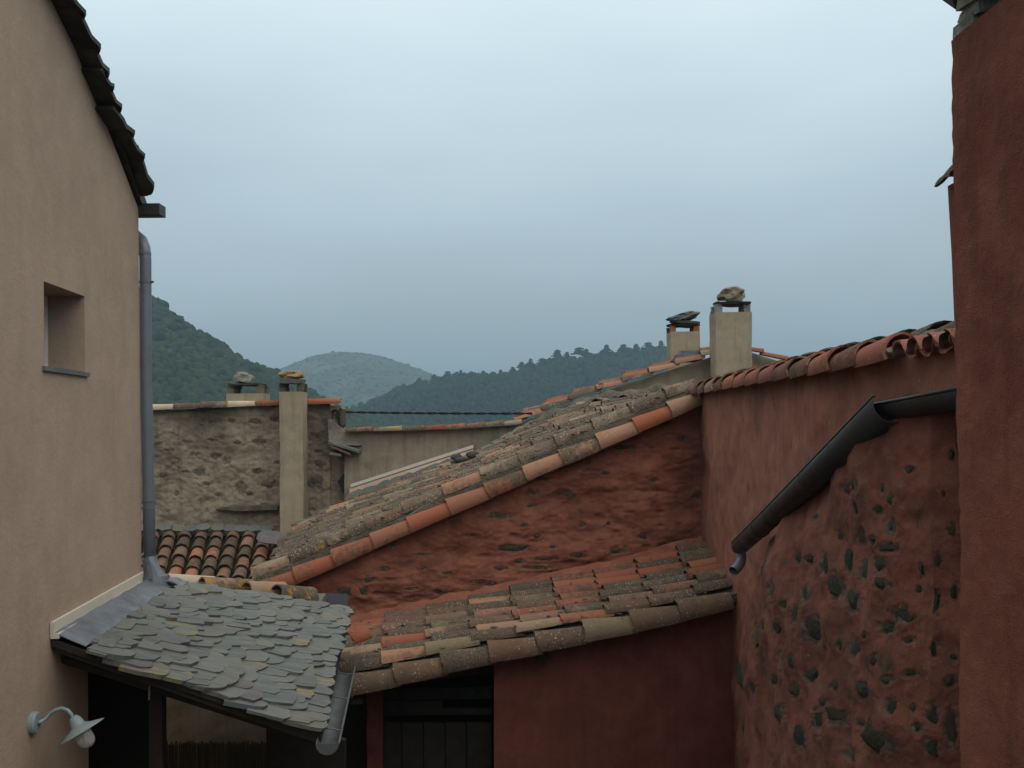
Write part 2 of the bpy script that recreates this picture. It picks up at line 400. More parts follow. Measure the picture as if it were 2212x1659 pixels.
# canal tile: half tube, lower (wide) end at x=0, length 1 unit = 0.5 m
def tile_mesh(name, mat, seed, r0=.098, r1=.078, L=.5, th=.014, arc=165, seg=9, nl=4):
    rnd = random.Random(seed); vs = []; fs = []
    warp = rnd.uniform(-.006, .006)
    def pt(i, k, dr):
        u = i / nl; r = r0 + (r1 - r0) * u + dr
        a = math.radians(90 + arc / 2 - arc * k / seg)
        x = u * L
        if i == 0: x += rnd.uniform(0, .010) + (.022 if rnd.random() < .08 else 0)
        r += rnd.uniform(-.0018, .0018)
        return (x, r * math.cos(a) + warp * math.sin(u * 3), r * math.sin(a) * .92 + warp * u)
    for layer, dr in ((0, 0), (1, -th)):
        for i in range(nl + 1):
            for k in range(seg + 1): vs.append(pt(i, k, dr))
    W_ = seg + 1; N = (nl + 1) * W_
    for i in range(nl):
        for k in range(seg):
            a = i * W_ + k
            fs.append((a, a + W_, a + W_ + 1, a + 1)); fs.append((N + a, N + a + 1, N + a + W_ + 1, N + a + W_))
    n0 = len(vs)                                          # rims get their own vertices
    def rim(idx, flip=False):
        m0 = len(vs)
        for j in idx: vs.append(vs[j]); vs.append(vs[N + j])
        for q in range(len(idx) - 1):
            f = (m0 + 2 * q, m0 + 2 * q + 2, m0 + 2 * q + 3, m0 + 2 * q + 1)
            fs.append(f[::-1] if flip else f)
    rim([k for k in range(W_)]); rim([nl * W_ + k for k in range(W_)], True)
    rim([i * W_ for i in range(nl + 1)], True); rim([i * W_ + seg for i in range(nl + 1)])
    return mesh_from(name, vs, fs, mat, True)
TILES = {k: [tile_mesh('roof_tile', M[k], 11 * i + len(k) % 7, r0=.098 + .004 * (i % 3 - 1)) for i in range(7)] for k in M if k.startswith('tile_')}

def put_tile(parent, kind, P0, P1, up, over=1.2, wid=1.0, roll=0.0, lift=(.028, .0), name='tile', hgt=None):
    """tile whose exposed lower end is at P0 and which runs up towards P1"""
    P0, P1, up = Vector(P0), Vector(P1), Vector(up).normalized()
    d = P1 - P0
    a = P0 + up * lift[0]; b = P0 + d * over + up * lift[1]
    m = frame(a, b - a, up, (b - a).length / .5, wid, hgt or wid)
    if roll: m = m @ Matrix.Rotation(roll, 4, 'X')
    return link(name, random.choice(TILES[kind]), parent, m)

# rocks and slabs, unit radius
def rock_mesh(name, mat, seed, sub=2, amp=.28, flat=1.0, freq=1.3, smooth=False):
    bm_ = bmesh.new(); bmesh.ops.create_icosphere(bm_, subdivisions=sub, radius=1)
    off = Vector((seed * 3.7, seed * 1.3, -seed * 2.1))
    for v in bm_.verts:
        n1 = mnoise.noise(v.co * freq + off); n2 = mnoise.noise(v.co * freq * 3 + off)
        c = v.co.copy(); c *= 1 + amp * n1 * 1.6 + amp * .35 * n2
        # squarish shoulders
        c = Vector([math.copysign(abs(q) ** .8, q) for q in c])
        v.co = c
        v.co.z *= flat
    me = bpy.data.meshes.new(name); bm_.to_mesh(me); bm_.free(); me.materials.append(M[mat])
    if smooth: me.polygons.foreach_set('use_smooth', [True] * len(me.polygons))
    return me
ROCK = {}
def rock(kind, i):
    if (kind, i) not in ROCK: ROCK[(kind, i)] = rock_mesh('stone', kind, i + 1, 2 if kind.startswith('stone') else 3, .30, 1, 1.2)
    return ROCK[(kind, i)]

def slab_mesh(name, mat, seed, n=16, th=.05, amp=.16, chips=.05):
    """irregular flat slab, unit half size"""
    rnd = random.Random(seed); top = []; 
    for k in range(n):
        a = 2 * math.pi * k / n
        r = 1 / max(abs(math.cos(a)), abs(math.sin(a))) ** .55 * (1 - amp * rnd.random())
        top.append((r * math.cos(a), r * math.sin(a)))
    vs = [(x, y, th / 2 + rnd.uniform(-.2, .2) * th) for x, y in top] + [(x * (1 - chips), y * (1 - chips), -th / 2 + rnd.uniform(-.2, .2) * th) for x, y in top]
    vs += [(0, 0, th * .6), (0, 0, -th * .5)]
    fs = []
    for k in range(n):
        k2 = (k + 1) % n
        fs += [(k, k2, 2 * n), (n + k2, n + k, 2 * n + 1), (k, n + k, n + k2, k2)]
    return mesh_from(name, vs, fs, mat)

# grid surface --------------------------------------------------------------
def grid_obj(name, P, mat, parent=None, back=None, stain_tone=None, smooth=True, bare=None, **tags):
    """P (ny, nx, 3) array; back = thickness vector -> closed solid"""
    ny, nx, _ = P.shape
    org = Vector(P.reshape(-1, 3).mean(0)); org.z = float(P[..., 2].min())
    V = (P.reshape(-1, 3) - np.array(org))
    idx = np.arange(ny * nx).reshape(ny, nx)
    fs = np.stack([idx[:-1, :-1], idx[:-1, 1:], idx[1:, 1:], idx[1:, :-1]], -1).reshape(-1, 4).tolist()
    vs = V.tolist(); nsurf = len(fs)
    if back is not None:
        loop = list(idx[0, :]) + list(idx[1:, -1]) + list(idx[-1, -2::-1]) + list(idx[-2:0:-1, 0])
        n0 = len(vs); m_ = len(loop)
        for q in loop: vs.append(vs[q])                    # own copies so the edge stays crisp
        for q in loop: vs.append([vs[q][i] + back[i] for i in range(3)])
        for q in range(m_):
            q2 = (q + 1) % m_
            fs.append([n0 + q2, n0 + q, n0 + m_ + q, n0 + m_ + q2])
        n1 = len(vs)
        # back sheet as a strip grid of the boundary only
        vs.append(list(np.mean([vs[n0 + m_ + q] for q in range(m_)], axis=0)))
        for q in range(m_):
            fs.append([n0 + m_ + q, n0 + m_ + (q + 1) % m_, n1])
    me = bpy.data.meshes.new(name); me.from_pydata(vs, [], fs); me.update()
    me.materials.append(mat)
    if smooth: me.polygons.foreach_set('use_smooth', [i < nsurf for i in range(len(me.polygons))])
    if stain_tone is not None:
        at_ = me.attributes.new('stain_tone', 'FLOAT', 'POINT')
        arr = np.zeros(len(me.vertices)); arr[:ny * nx] = stain_tone.reshape(-1); at_.data.foreach_set('value', arr)
    if bare is not None:
        at_ = me.attributes.new('bare', 'FLOAT', 'POINT')
        arr = np.zeros(len(me.vertices)); arr[:ny * nx] = bare.reshape(-1); at_.data.foreach_set('value', arr)
    o = link(name, me, parent, Matrix.Translation(org)); tagp(o, **tags); return o

def px_grid(x0, x1, ytop, ybot, Yf, nx, ny):
    """grid of points from frame columns x0..x1 between the curves ytop and ybot at depth Yf"""
    xs = np.linspace(x0, x1, nx); PX = np.zeros((ny, nx)); PY = np.zeros((ny, nx))
    for i, x in enumerate(xs):
        PX[:, i] = x; PY[:, i] = np.linspace(ytop(x), ybot(x), ny)
    YY = np.array([Yf(x) for x in xs])[None, :] * np.ones((ny, 1))
    return PX, PY, pts_at(PX, PY, YY)
def pts_at(PX, PY, YY):
    R = np.array(R3)
    d = np.stack([(PX - CX) / F, (CY - PY) / F, -np.ones_like(PX)], -1) @ R.T
    return d * (YY / d[..., 1])[..., None]
def lin(*pts):
    xs = [p[0] for p in pts]; ys = [p[1] for p in pts]
    def f(x):
        if x <= xs[0]: return ys[0] + (x - xs[0]) * (ys[1] - ys[0]) / (xs[1] - xs[0])
        if x >= xs[-1]: return ys[-1] + (x - xs[-1]) * (ys[-1] - ys[-2]) / (xs[-1] - xs[-2])
        return float(np.interp(x, xs, ys))
    return f
def normals(P):
    du = np.gradient(P, axis=1); dv = np.gradient(P, axis=0)
    n = np.cross(du, dv); n /= np.linalg.norm(n, axis=-1, keepdims=True) + 1e-9
    n[n[..., 1] > 0] *= -1                              # towards the camera side
    return n
def dents(PX, PY, stones, depth, lip, seed=3):
    D = np.zeros_like(PX); B = np.zeros_like(PX)
    wob = fbm(PX / 9, PY / 9, 0, 4, seed, .7) * .9
    for (cx, cy, rx, ry) in stones:
        m_ = (abs(PX - cx) < rx * 2.4 + 4) & (abs(PY - cy) < ry * 2.4 + 4)
        if not m_.any(): continue
        d = np.sqrt(((PX[m_] - cx) / rx) ** 2 + ((PY[m_] - cy) / ry) ** 2) + wob[m_]
        D[m_] += -depth * np.clip((1.2 - d) / .5, 0, 1) + lip * np.exp(-((d - 1.5) / .3) ** 2)
        B[m_] = np.maximum(B[m_], np.clip((1.12 - d) / .3, 0, .85))
    dents.bare = B
    return D
def stone_parts(parent, stones, surf, kind, thick=.05, proud=-.006, grow=1.3):
    """stones bedded in the holes of a displaced wall surface: surf = (PX, PY, P before the holes)"""
    PX_, PY_, P_ = surf
    def look(x, y):
        i_ = int(np.clip(np.interp(x, PX_[0], range(PX_.shape[1])), 0, PX_.shape[1] - 1))
        j_ = int(np.clip(np.interp(y, PY_[:, i_], range(PX_.shape[0])), 0, PX_.shape[0] - 1))
        return Vector(P_[j_, i_])
    for i, (cx, cy, rx, ry) in enumerate(stones):
        c = look(cx, cy); a = look(cx + rx, cy) - look(cx - rx, cy); b = look(cx, cy - ry) - look(cx, cy + ry)
        n = a.cross(b).normalized()
        if n.dot(c) > 0: n = -n
        if (a.length < .01) or (b.length < .01): continue
        m = Matrix.Identity(4); q = random.uniform(-.2, .2)
        ax = a / 2 * grow + b * q * .2; bx = b / 2 * grow - a * q * .2
        for r in range(3): m[r][0] = ax[r]; m[r][1] = bx[r]; m[r][2] = n[r] * thick
        m.translation = c - n * (thick * .80 - proud)
        link('stone', rock(kind, random.randrange(8)), parent, m)

# =============================================================================== LARGE STRUCTURE
# ---- hills
def ridge_obj(name, prof, D0, D1, zbase, mat, nx=120, nt_=30, amp=3.0, back=.5, seed=1, pw=1.15):
    xs = np.linspace(prof[0][0], prof[-1][0], nx); f = lin(*prof)
    rows = []
    ts = list(np.linspace(0, 1, nt_)) + list(np.linspace(1.06, 1 + back, 8))
    Z = []
    P = np.zeros((len(ts), nx, 3))
    for i, x in enumerate(xs):
        top = at(x, f(x), D1)
        for j, t in enumerate(ts):
            if t <= 1: d = D0 + (D1 - D0) * t; z = zbase + (top.z - zbase) * t ** pw
            else: d = D0 + (D1 - D0) * t; z = top.z - (t - 1) * (D1 - D0) * .35
            q = at(x, CY, d); P[j, i] = (q.x, q.y, z)
    n = fbm(P[..., 0] / 45, P[..., 1] / 45, 0, 4, seed) * amp
    tt = np.array(ts)[:, None]
    P[..., 2] += n * np.clip(np.minimum(tt * 4, 1), 0, 1) * np.where(abs(tt - 1) < .05, .3, 1)
    grid_obj(name, P, mat, None, kind='structure')
    return f, P, ts

def near_profile(P, ts, u, t):
    j = np.interp(t, ts, range(len(ts))); j0 = int(j); fj = j - j0; i = u * (P.shape[1] - 1); i0 = min(int(i), P.shape[1] - 2); fi = i - i0
    a = P[j0, i0] * (1 - fi) + P[j0, i0 + 1] * fi; b = P[min(j0 + 1, P.shape[0] - 1), i0] * (1 - fi) + P[min(j0 + 1, P.shape[0] - 1), i0 + 1] * fi
    return a * (1 - fj) + b * fj

def crown_template(seed, sub=1):
    bm_ = bmesh.new(); bmesh.ops.create_icosphere(bm_, subdivisions=sub + 1, radius=1)
    for v in bm_.verts:
        v.co *= 1 + .38 * mnoise.noise(v.co * 1.7 + Vector((seed * 5.1, 0, 0))) + .22 * mnoise.noise(v.co * 4 + Vector((0, seed * 3., 0)))
    V = np.array([v.co[:] for v in bm_.verts]); Fc = np.array([[v.index for v in f.verts] for f in bm_.faces]); bm_.free()
    return V, Fc
TPL = [crown_template(i) for i in range(6)]
def forest(name, pts, rr, hh, mat, label, cat):
    Vs = []; Fs = []; Tn = []; n = 0; rng = np.random.default_rng(4)
    for p, r, h in zip(pts, rr, hh):
        V, Fc = TPL[rng.integers(6)]
        a = rng.uniform(0, 6.28); ca, sa = math.cos(a), math.sin(a)
        Q = np.stack([(V[:, 0] * ca - V[:, 1] * sa) * r, (V[:, 0] * sa + V[:, 1] * ca) * r, V[:, 2] * h + h * .55], -1) + np.array(p)
        Vs.append(Q); Fs.append(Fc + n); n += len(V); Tn.append(np.full(len(V), rng.random() ** 1.6))
    Vs = np.concatenate(Vs); Fs = np.concatenate(Fs)
    org = Vs.mean(0); Vs = Vs - org
    me = bpy.data.meshes.new(name)
    me.vertices.add(len(Vs)); me.vertices.foreach_set('co', Vs.reshape(-1))
    me.loops.add(len(Fs) * 3); me.loops.foreach_set('vertex_index', Fs.reshape(-1).astype(np.int32))
    me.polygons.add(len(Fs)); me.polygons.foreach_set('loop_start', np.arange(0, len(Fs) * 3, 3, dtype=np.int32))
    me.update(calc_edges=True); me.materials.append(mat)
    ta = me.attributes.new('tone', 'FLOAT', 'POINT'); ta.data.foreach_set('value', np.concatenate(Tn))
    o = link(name, me, None, Matrix.Translation(Vector(org))); tagp(o, label, cat, kind='stuff'); return o

# ground sheet: village terrace, falling to the valley
gx = np.concatenate([np.linspace(-3000, -60, 24), np.linspace(-40, 40, 17), np.linspace(60, 3000, 24)])
gy = np.concatenate([np.linspace(-1500, -60, 12), np.linspace(-30, 40, 15), np.linspace(60, 3400, 40)])
GX, GY = np.meshgrid(gx, gy)
rd = np.sqrt(GX ** 2 + (GY - 5) ** 2)
GZ = -5.2 - 36 * np.clip((rd - 45) / 160, 0, 1) ** 1.2
grid_obj('ground', np.stack([GX, GY, GZ], -1), M['ground'], None, kind='structure')
cy_ = np.stack(np.meshgrid(np.linspace(-6, 6, 20), np.linspace(-1, 13, 20)), -1)
grid_obj('courtyard', np.concatenate([cy_, np.full((20, 20, 1), -5.0)], -1), M['paving'], None, kind='structure', back=(0, 0, -.15))

rng = np.random.default_rng(11)
# left wooded hill
profL = [(120, 560), (250, 605), (330, 652), (352, 660), (400, 705), (440, 728), (480, 748), (500, 766), (540, 785), (600, 812), (655, 845), (700, 868), (760, 902), (830, 935), (960, 985), (1100, 1010)]
fL, PL, tL = ridge_obj('wooded_hillside', profL, 210, 520, -44, M['ground'], 110, 34, 4.0, .45, 2)
pts = []; rr = []; hh = []
for k in range(7600):
    u = rng.random() ** .85; t = rng.random() ** .62
    p = near_profile(PL, tL, u, .02 + t * 1.02); r = rng.uniform(1.1, 2.6) * (1 if rng.random() > .08 else 1.35)
    pts.append(p); rr.append(r); hh.append(r * rng.uniform(.8, 1.25))
forest('holm_oak_wood', pts, rr, hh, M['oak'], 'dense dark green holm oak wood covering the steep hillside at left', 'wood')
# right pine ridge
profR = [(560, 965), (700, 922), (760, 897), (800, 880), (860, 850), (930, 828), (1000, 816), (1060, 816), (1100, 812), (1150, 798), (1200, 786), (1260, 776), (1320, 772), (1400, 764), (1470, 764), (1560, 800), (1650, 850), (1800, 900)]
fR, PR, tR = ridge_obj('pine_ridge', profR, 420, 900, -44, M['ground'], 120, 30, 5.0, .45, 5)
pts = []; rr = []; hh = []
for k in range(6500):
    u = rng.random(); t = rng.random() ** .6
    p = near_profile(PR, tR, u, .05 + t * .97); r = rng.uniform(1.6, 3.4)
    pts.append(p); rr.append(r); hh.append(r * rng.uniform(.9, 1.7))
forest('pine_wood', pts, rr, hh, M['pine'], 'hazy blue green pine wood covering the long ridge behind the roofs', 'wood')
# far hill
profF = [(350, 880), (480, 850), (560, 822), (600, 800), (640, 782), (680, 768), (720, 760), (780, 762), (830, 772), (880, 788), (930, 806), (1000, 830), (1100, 852), (1300, 870)]
fF, PF, tF = ridge_obj('far_hill', profF, 1100, 2050, -44, M['scrub'], 110, 30, 14.0, .35, 9)
pts = []; rr = []; hh = []
for k in range(2600):
    u = rng.random(); t = .2 + .82 * rng.random() ** .8
    p = near_profile(PF, tF, u, t); r = rng.uniform(1.6, 3.6)
    pts.append(p); rr.append(r); hh.append(r * rng.uniform(.3, .6))
forest('far_hill_scrub', pts, rr, hh, M['scrub'], 'low scrub dotted over the rounded far hill', 'scrub')

# pines on the skyline, one by one
def pine_crown(seed, umbrella=False):
    rnd = random.Random(seed); mb = MB()
    tiers = 5 if not umbrella else 3
    for k in range(tiers):
        z = (.30 + .62 * k / (tiers - 1)) if not umbrella else .62 + .16 * k
        R_ = (.34 * (1 - k / tiers) + .07) if not umbrella else .40 - .08 * k
        for q in range(9):
            a = 6.28 * (q + rnd.random() * .7) / 9; r = R_ * rnd.uniform(.55, 1.15)
            c = Vector((math.cos(a) * r, math.sin(a) * r, z + rnd.uniform(-.05, .05)))
            t_ = Vector((-math.sin(a), math.cos(a), 0)) * R_ * .45
            tip = Vector((0, 0, z + .14)); dn = c - Vector((0, 0, .07))
            mb.add([tip, c + t_, c - t_, dn], [(0, 1, 2), (1, 3, 2), (0, 3, 1), (0, 2, 3)])
        mb.box((0, 0, z + .03), R_ * .9, R_ * .9, .13, Matrix.Rotation(rnd.random() * 3, 3, 'Z'), .02)
    me = mesh_from('crown', mb.v, mb.f, M['pine']); return me
PC = [pine_crown(i, i % 5 in (1, 3)) for i in range(5)]
tb = MB().tube([(0, 0, -.1), (.01, 0, .4), (0, 0, .9)], [.022, .016, .004], 6); TRUNK = mesh_from('trunk', tb.v, tb.f, M['bark'])
PINES = [(760, 18), (812, 15), (838, 22), (872, 19), (902, 15), (938, 20), (962, 23), (1002, 30), (1030, 19), (1078, 18), (1102, 26), (1126, 30), (1152, 26), (1176, 24), (1199, 31), (1224, 25), (1248, 30),
         (1272, 28), (1296, 26), (1312, 40), (1340, 29), (1352, 36), (1378, 33), (1402, 31), (1434, 38)]
PLAB = {0: 'short pine at the far left end of the ridge skyline', 11: 'pine standing at the step halfway along the ridge skyline', 7: 'pine with a rounded crown over the lower left half of the ridge skyline',
        19: 'tallest pointed pine on the ridge skyline', 24: 'pine on the ridge skyline just left of the short cream chimney'}
ORD = 'first second third fourth fifth sixth seventh eighth ninth tenth eleventh twelfth thirteenth fourteenth fifteenth sixteenth seventeenth eighteenth nineteenth twentieth twenty-first twenty-second twenty-third twenty-fourth twenty-fifth'.split()
for i, (x, hpx) in enumerate(PINES):
    x += random.uniform(-7, 7); hpx *= random.uniform(.75, 1.2); b = at(x, fR(x) + 6, 896); h = hpx / F * 896 * 1.0
    t_ = empty('pine_tree', b, PLAB.get(i, 'hazy dark pine, %s of the pines along the ridge skyline counted from the left' % ORD[i]), 'tree', 'pines along the ridge skyline')
    m = Matrix.Translation(b) @ Matrix.Rotation(random.random() * 6, 4, 'Z') @ Matrix.Diagonal((h * random.uniform(.9, 1.5), h * random.uniform(.9, 1.5), h, 1))
    link('trunk', TRUNK, t_, m); link('crown', PC[i % 5], t_, m)

# ---- left house --------------------------------------------------------------
LX0, LXK = -1.981, -.082
def lw(Y, z, d=0.0):            # point on the left house wall, d metres out from it
    return Vector((LX0 + LXK * Y + d, Y + d * .082, z))
OUTL = Vector((1, .082, 0)).normalized()
YC = 7.0
house = empty('house', lw(YC, -5), 'pink beige rendered gable house filling the left edge of the view', 'house')
mb = MB()
def rake(Y): return 1.50 + (YC - Y) * .545
wY0, wY1, wz0, wz1 = 5.26, 5.885, .315, .757
th_ = OUTL * -.45
def wallpoly(pts_): mb.prism([lw(y, z) for y, z in pts_], th_)
wallpoly([(2.5, -5), (wY0, -5), (wY0, rake(wY0)), (2.5, rake(2.5))])
wallpoly([(wY0, -5), (wY1, -5), (wY1, wz0), (wY0, wz0)])
wallpoly([(wY0, wz1), (wY1, wz1), (wY1, rake(wY1)), (wY0, rake(wY0))])
wallpoly([(wY1, -1.35), (YC, -1.35), (YC, rake(YC)), (wY1, rake(wY1))])
wallpoly([(6.95, -5), (YC, -5), (YC, -1.35), (6.95, -1.35)])
mb.build('wall', M['beige'], house)
mb = MB()                                                 # the rest of the body
MB().box(lw(6.3, -3.2, -1.3), .1, 1.6, 3.7).build('inner_shade_wall', M['dim'], house)  # closes the interior behind the opening, in the shade-darkened plaster
MB().prism([lw(6.86, -5, .17), lw(6.86, -5, -2), lw(6.86, -1.22, -2), lw(6.86, -1.22, .17)], Vector((0, .03, 0))).build('inner_shade_wall', M['dim'], house)  # dark slab added to turn the opening under the lean-to black
mb.prism([lw(YC, -5, -.45), lw(YC, -5, -6), lw(YC, 1.5, -6), lw(YC, 1.5, -.45)], Vector((0, -.35, 0)))
mb.prism([lw(2.5, -5, -6), lw(YC, -5, -6), lw(YC, 1.5, -6), lw(2.5, rake(2.5), -6)], OUTL * -.3)
mb.prism([lw(2.5, -5, -.45), lw(2.5, -5, -6), lw(2.5, rake(2.5), -6), lw(2.5, rake(2.5), -.45)], Vector((0, -.3, 0)))
mb.build('rear_wall', M['beige'], house)
mb = MB()
mb.prism([lw(2.3, rake(2.3) + .02, .03), lw(7.1, rake(7.1) + .02, .03), lw(7.1, rake(7.1) + .12, .03), lw(2.3, rake(2.3) + .12, .03)], OUTL * -6.2)
mb.build('roof', M['slate_dark'], house)
# slab verge: overlapping thick slates that overhang the gable
ends_px = [(343, 423), (324, 352), (303, 300), (276, 250), (260, 204), (250, 178), (232, 121), (201, 46), (170, -20), (140, -85)]
def slabx(px):                                           # depth on the verge for a frame column, slab edge .14 out
    k = (px - CX) / F; return (LX0 + .145) / (k - LXK)
for i, (px, py) in enumerate(ends_px):
    px2, py2 = ends_px[i + 1] if i + 1 < len(ends_px) else (px - 32, py - 62)
    Y0, Y1 = slabx(px), slabx(px2)
    z0 = at(px, py, Y0).z; z1 = at(px2, py2, Y1).z
    rnd = random.Random(i); w0 = .140; th = .022 + rnd.random() * .006
    Y1x = Y1 - .12; z1x = z1 + .05 - .02
    z1x = z0 + (z1 - z0) * (Y0 - Y1x) / max(Y0 - Y1, .05) - .024
    prof_ = [(Y0, w0 - .035), (Y0 + .004, w0 - .09), (Y0 + .0, -.5)]
    sl = (z1x - z0) / (Y1x - Y0)
    outl = [(Y0, -.6, z0), (Y0 + .004, w0 - .07, z0), (Y0 - .012, w0 - .03, z0 - .012 * sl), (Y0 - .035, w0 - .012, z0 - .035 * sl), (Y0 - .075, w0, z0 - .075 * sl)]
    nseg = 5
    for q in range(2, nseg + 1):
        y_ = Y0 + (Y1x - Y0) * q / nseg
        outl.append((y_, w0 - .008 - .018 * q / nseg - rnd.random() * .012, z0 + (z1x - z0) * q / nseg))
    outl.append((Y1x, -.6, z1x))
    MB().prism([lw(y, z, d) for y, d, z in outl], Vector((0, .018, th))).build('slate', M['slate_dark'], house)
# window
mb = MB(); mb.box(lw((wY0 + wY1) / 2, (wz0 + wz1) / 2, -.30), .02, wY1 - wY0 + .1, wz1 - wz0 + .1)
win = mb.build('window', M['pane'], house)
for (a, b, c, d) in ((wY0, wz0, wY0 + .17, wz1), (wY1 - .05, wz0, wY1, wz1), (wY0 + .17, wz1 - .05, wY1 - .05, wz1), (wY0 + .17, wz0, wY1 - .05, wz0 + .05)):
    MB().box(lw((a + c) / 2, (b + d) / 2, -.23), .05, c - a - .004, d - b - .004).build('frame', M['frame'], win)
MB().prism([lw(wY0 - .03, wz0 - .022, .018), lw(wY1 + .03, wz0 - .022, .018), lw(wY1 + .03, wz0 - .022, -.22), lw(wY0 - .03, wz0 - .022, -.22)], Vector((0, 0, .024))).build('sill', M['slate'], win)
# eaves gutter stub and downpipe
gz = at(325, 451, 7.0).z
MB().box(lw(7.06, gz, .02), .26, .13, .075).build('gutter', M['gutter'], house)
pX = at(315, 700, 7.06)
def pp(px, py, Y=7.05): return at(px, py, Y)
pipe = MB().tube([pp(270, 498, 7.12), pp(292, 507, 7.1), pp(306, 519, 7.08), pp(312, 535), pp(314, 560), pp(315, 800), pp(321, 1075), pp(324, 1232)], .040, 16).build('downpipe', M['pipe'], house, True)
for (a, b, r) in ((pp(313, 545), pp(313, 551), .0425), (pp(321, 1078), pp(321, 1083), .045), (pp(321, 1095), pp(321, 1099), .0435), (pp(314.6, 607), pp(314.6, 611), .0425), (pp(325, 1200), pp(325, 1218), .042)):
    MB().tube([a, b], r, 16).build('collar', M['pipe'], pipe, False)
MB().box(pp(327, 609), .03, .02, .012).box(pp(305, 609), .05, .02, .012).build('clip', M['gutter'], pipe)
# wall lamp
ly = 5.05; lz = at(62, 1562, ly).z
lamp = empty('wall_lamp', lw(ly, lz), 'grey swan neck wall lamp with tilted round shade on the beige gable', 'lamp')
MB().tube([lw(ly, lz, 0), lw(ly, lz, .022), lw(ly, lz, .03)], [.055, .055, .048], 24).build('wall_plate', M['enamel'], lamp)
def lp(px, py, Y=5.1): return at(px, py, Y)
arm = [lw(ly, lz, .03), lp(86, 1560, ly), lp(98, 1553), lp(110, 1540), lp(122, 1533), lp(134, 1530), lp(146, 1534), lp(154, 1543), lp(158, 1553)]
MB().tube(arm, .0095, 10).build('arm', M['enamel'], lamp, True)
ax = (lp(188, 1604) - lp(163, 1561)).normalized()
def ring_solid(prof, o_, ax_, seg=32):
    a = ax_.orthogonal().normalized(); b = ax_.cross(a); vs = []; fs = []
    for (t, r) in prof:
        for k in range(seg):
            q = 2 * math.pi * k / seg; vs.append(o_ + ax_ * t + (a * math.cos(q) + b * math.sin(q)) * r)
    for i in range(len(prof) - 1):
        for k in range(seg):
            k2 = (k + 1) % seg; fs.append((i * seg + k, i * seg + k2, (i + 1) * seg + k2, (i + 1) * seg + k))
    fs += [tuple(range(seg)), tuple((len(prof) - 1) * seg + k for k in range(seg))]
    return MB().add(vs, fs)
oo = lp(160, 1552)
# the shade leans: its own axis points down and a little to the left
ring_solid([(-.012, .016), (0, .026), (.022, .033), (.05, .036), (.052, .045)], oo, ax).build('socket', M['enamel'], lamp, True)
ring_solid([(.040, .036), (.052, .055), (.074, .118), (.077, .119), (.070, .090), (.055, .034)], oo, ax).build('shade', M['enamel'], lamp, True)
ring_solid([(.058, .030), (.085, .041), (.125, .042), (.148, .034), (.160, .020), (.165, .004)], oo, ax).build('glass', M['glass'], lamp, True)

# ---- slate lean-to -------------------------------------------------------------
TL0, TR0 = at(112, 1378, 5.33), at(697, 1582, 5.42)
TL1, TR1 = at(318, 1258, 7.0), at(757, 1322, 7.85)
def Q(u, v):
    p = TL0.lerp(TR0, u).lerp(TL1.lerp(TR1, u), v)
    return p
lean = empty('slate_lean_to', Q(.5, .5) - Vector((0, 0, 3.3)), 'small lean-to roof of rough blue green slates against the beige gable', 'lean-to')
nrm = (TR0 - TL0).cross(TL1 - TL0).normalized()
if nrm.z < 0: nrm = -nrm
P = np.array([[Q(u, v)[:] for u in np.linspace(0.0, 1.0, 30)] for v in np.linspace(0.0, 1, 30)])
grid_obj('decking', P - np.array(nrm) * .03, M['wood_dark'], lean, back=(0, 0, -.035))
def slate_mesh(seed):
    rnd = random.Random(seed); L = .25; w_ = .5
    outl = []
    # lower end at x=0, rounded or clipped
    k = rnd.choice([0, 0, 1, 2])
    hw = w_ * rnd.uniform(.9, 1.1)
    if k == 0: pts_ = [(.055, -hw), (.022, -hw * .85), (.004, -hw * .5), (0, 0), (.006, hw * .45), (.02, hw * .8), (.06, hw)]
    elif k == 1: pts_ = [(.03, -hw), (.008, -hw * .8), (0, -hw * .3), (.012, hw * .2), (.035, hw * .6), (.075, hw)]
    else: pts_ = [(.075, -hw), (.04, -hw * .7), (.012, -hw * .2), (0, hw * .3), (.008, hw * .8), (.03, hw)]
    for x, y in pts_: outl.append((x + rnd.uniform(-.010, .010), y + rnd.uniform(-.06, .06)))
    outl += [(.14, hw * rnd.uniform(.92, 1.05)), (L, hw * .9), (L, -hw * .9), (.14, -hw * rnd.uniform(.92, 1.05))]
    n = len(outl); t = rnd.uniform(.015, .026)
    vs = [(x, y, t / 2 + rnd.uniform(-.0015, .0015)) for x, y in outl] + [(x + (.007 if x < .1 else 0), y * .97, -t / 2) for x, y in outl]
    cen = (.1, 0, t / 2 + rnd.uniform(-.001, .003)); vs.append(cen)
    fs = [(i, (i + 1) % n, 2 * n) for i in range(n)] + [tuple(range(2 * n - 1, n - 1, -1))] + [(i, i + n, (i + 1) % n + n, (i + 1) % n) for i in range(n)]
    me = mesh_from('slate', vs, fs, M['slate']); bm_ = bmesh.new(); bm_.from_mesh(me); bmesh.ops.recalc_face_normals(bm_, faces=bm_.faces); bm_.to_mesh(me); bm_.free(); return me
SLATES = [slate_mesh(i) for i in range(14)]
NU = 12
cnt = 0
u0 = .115
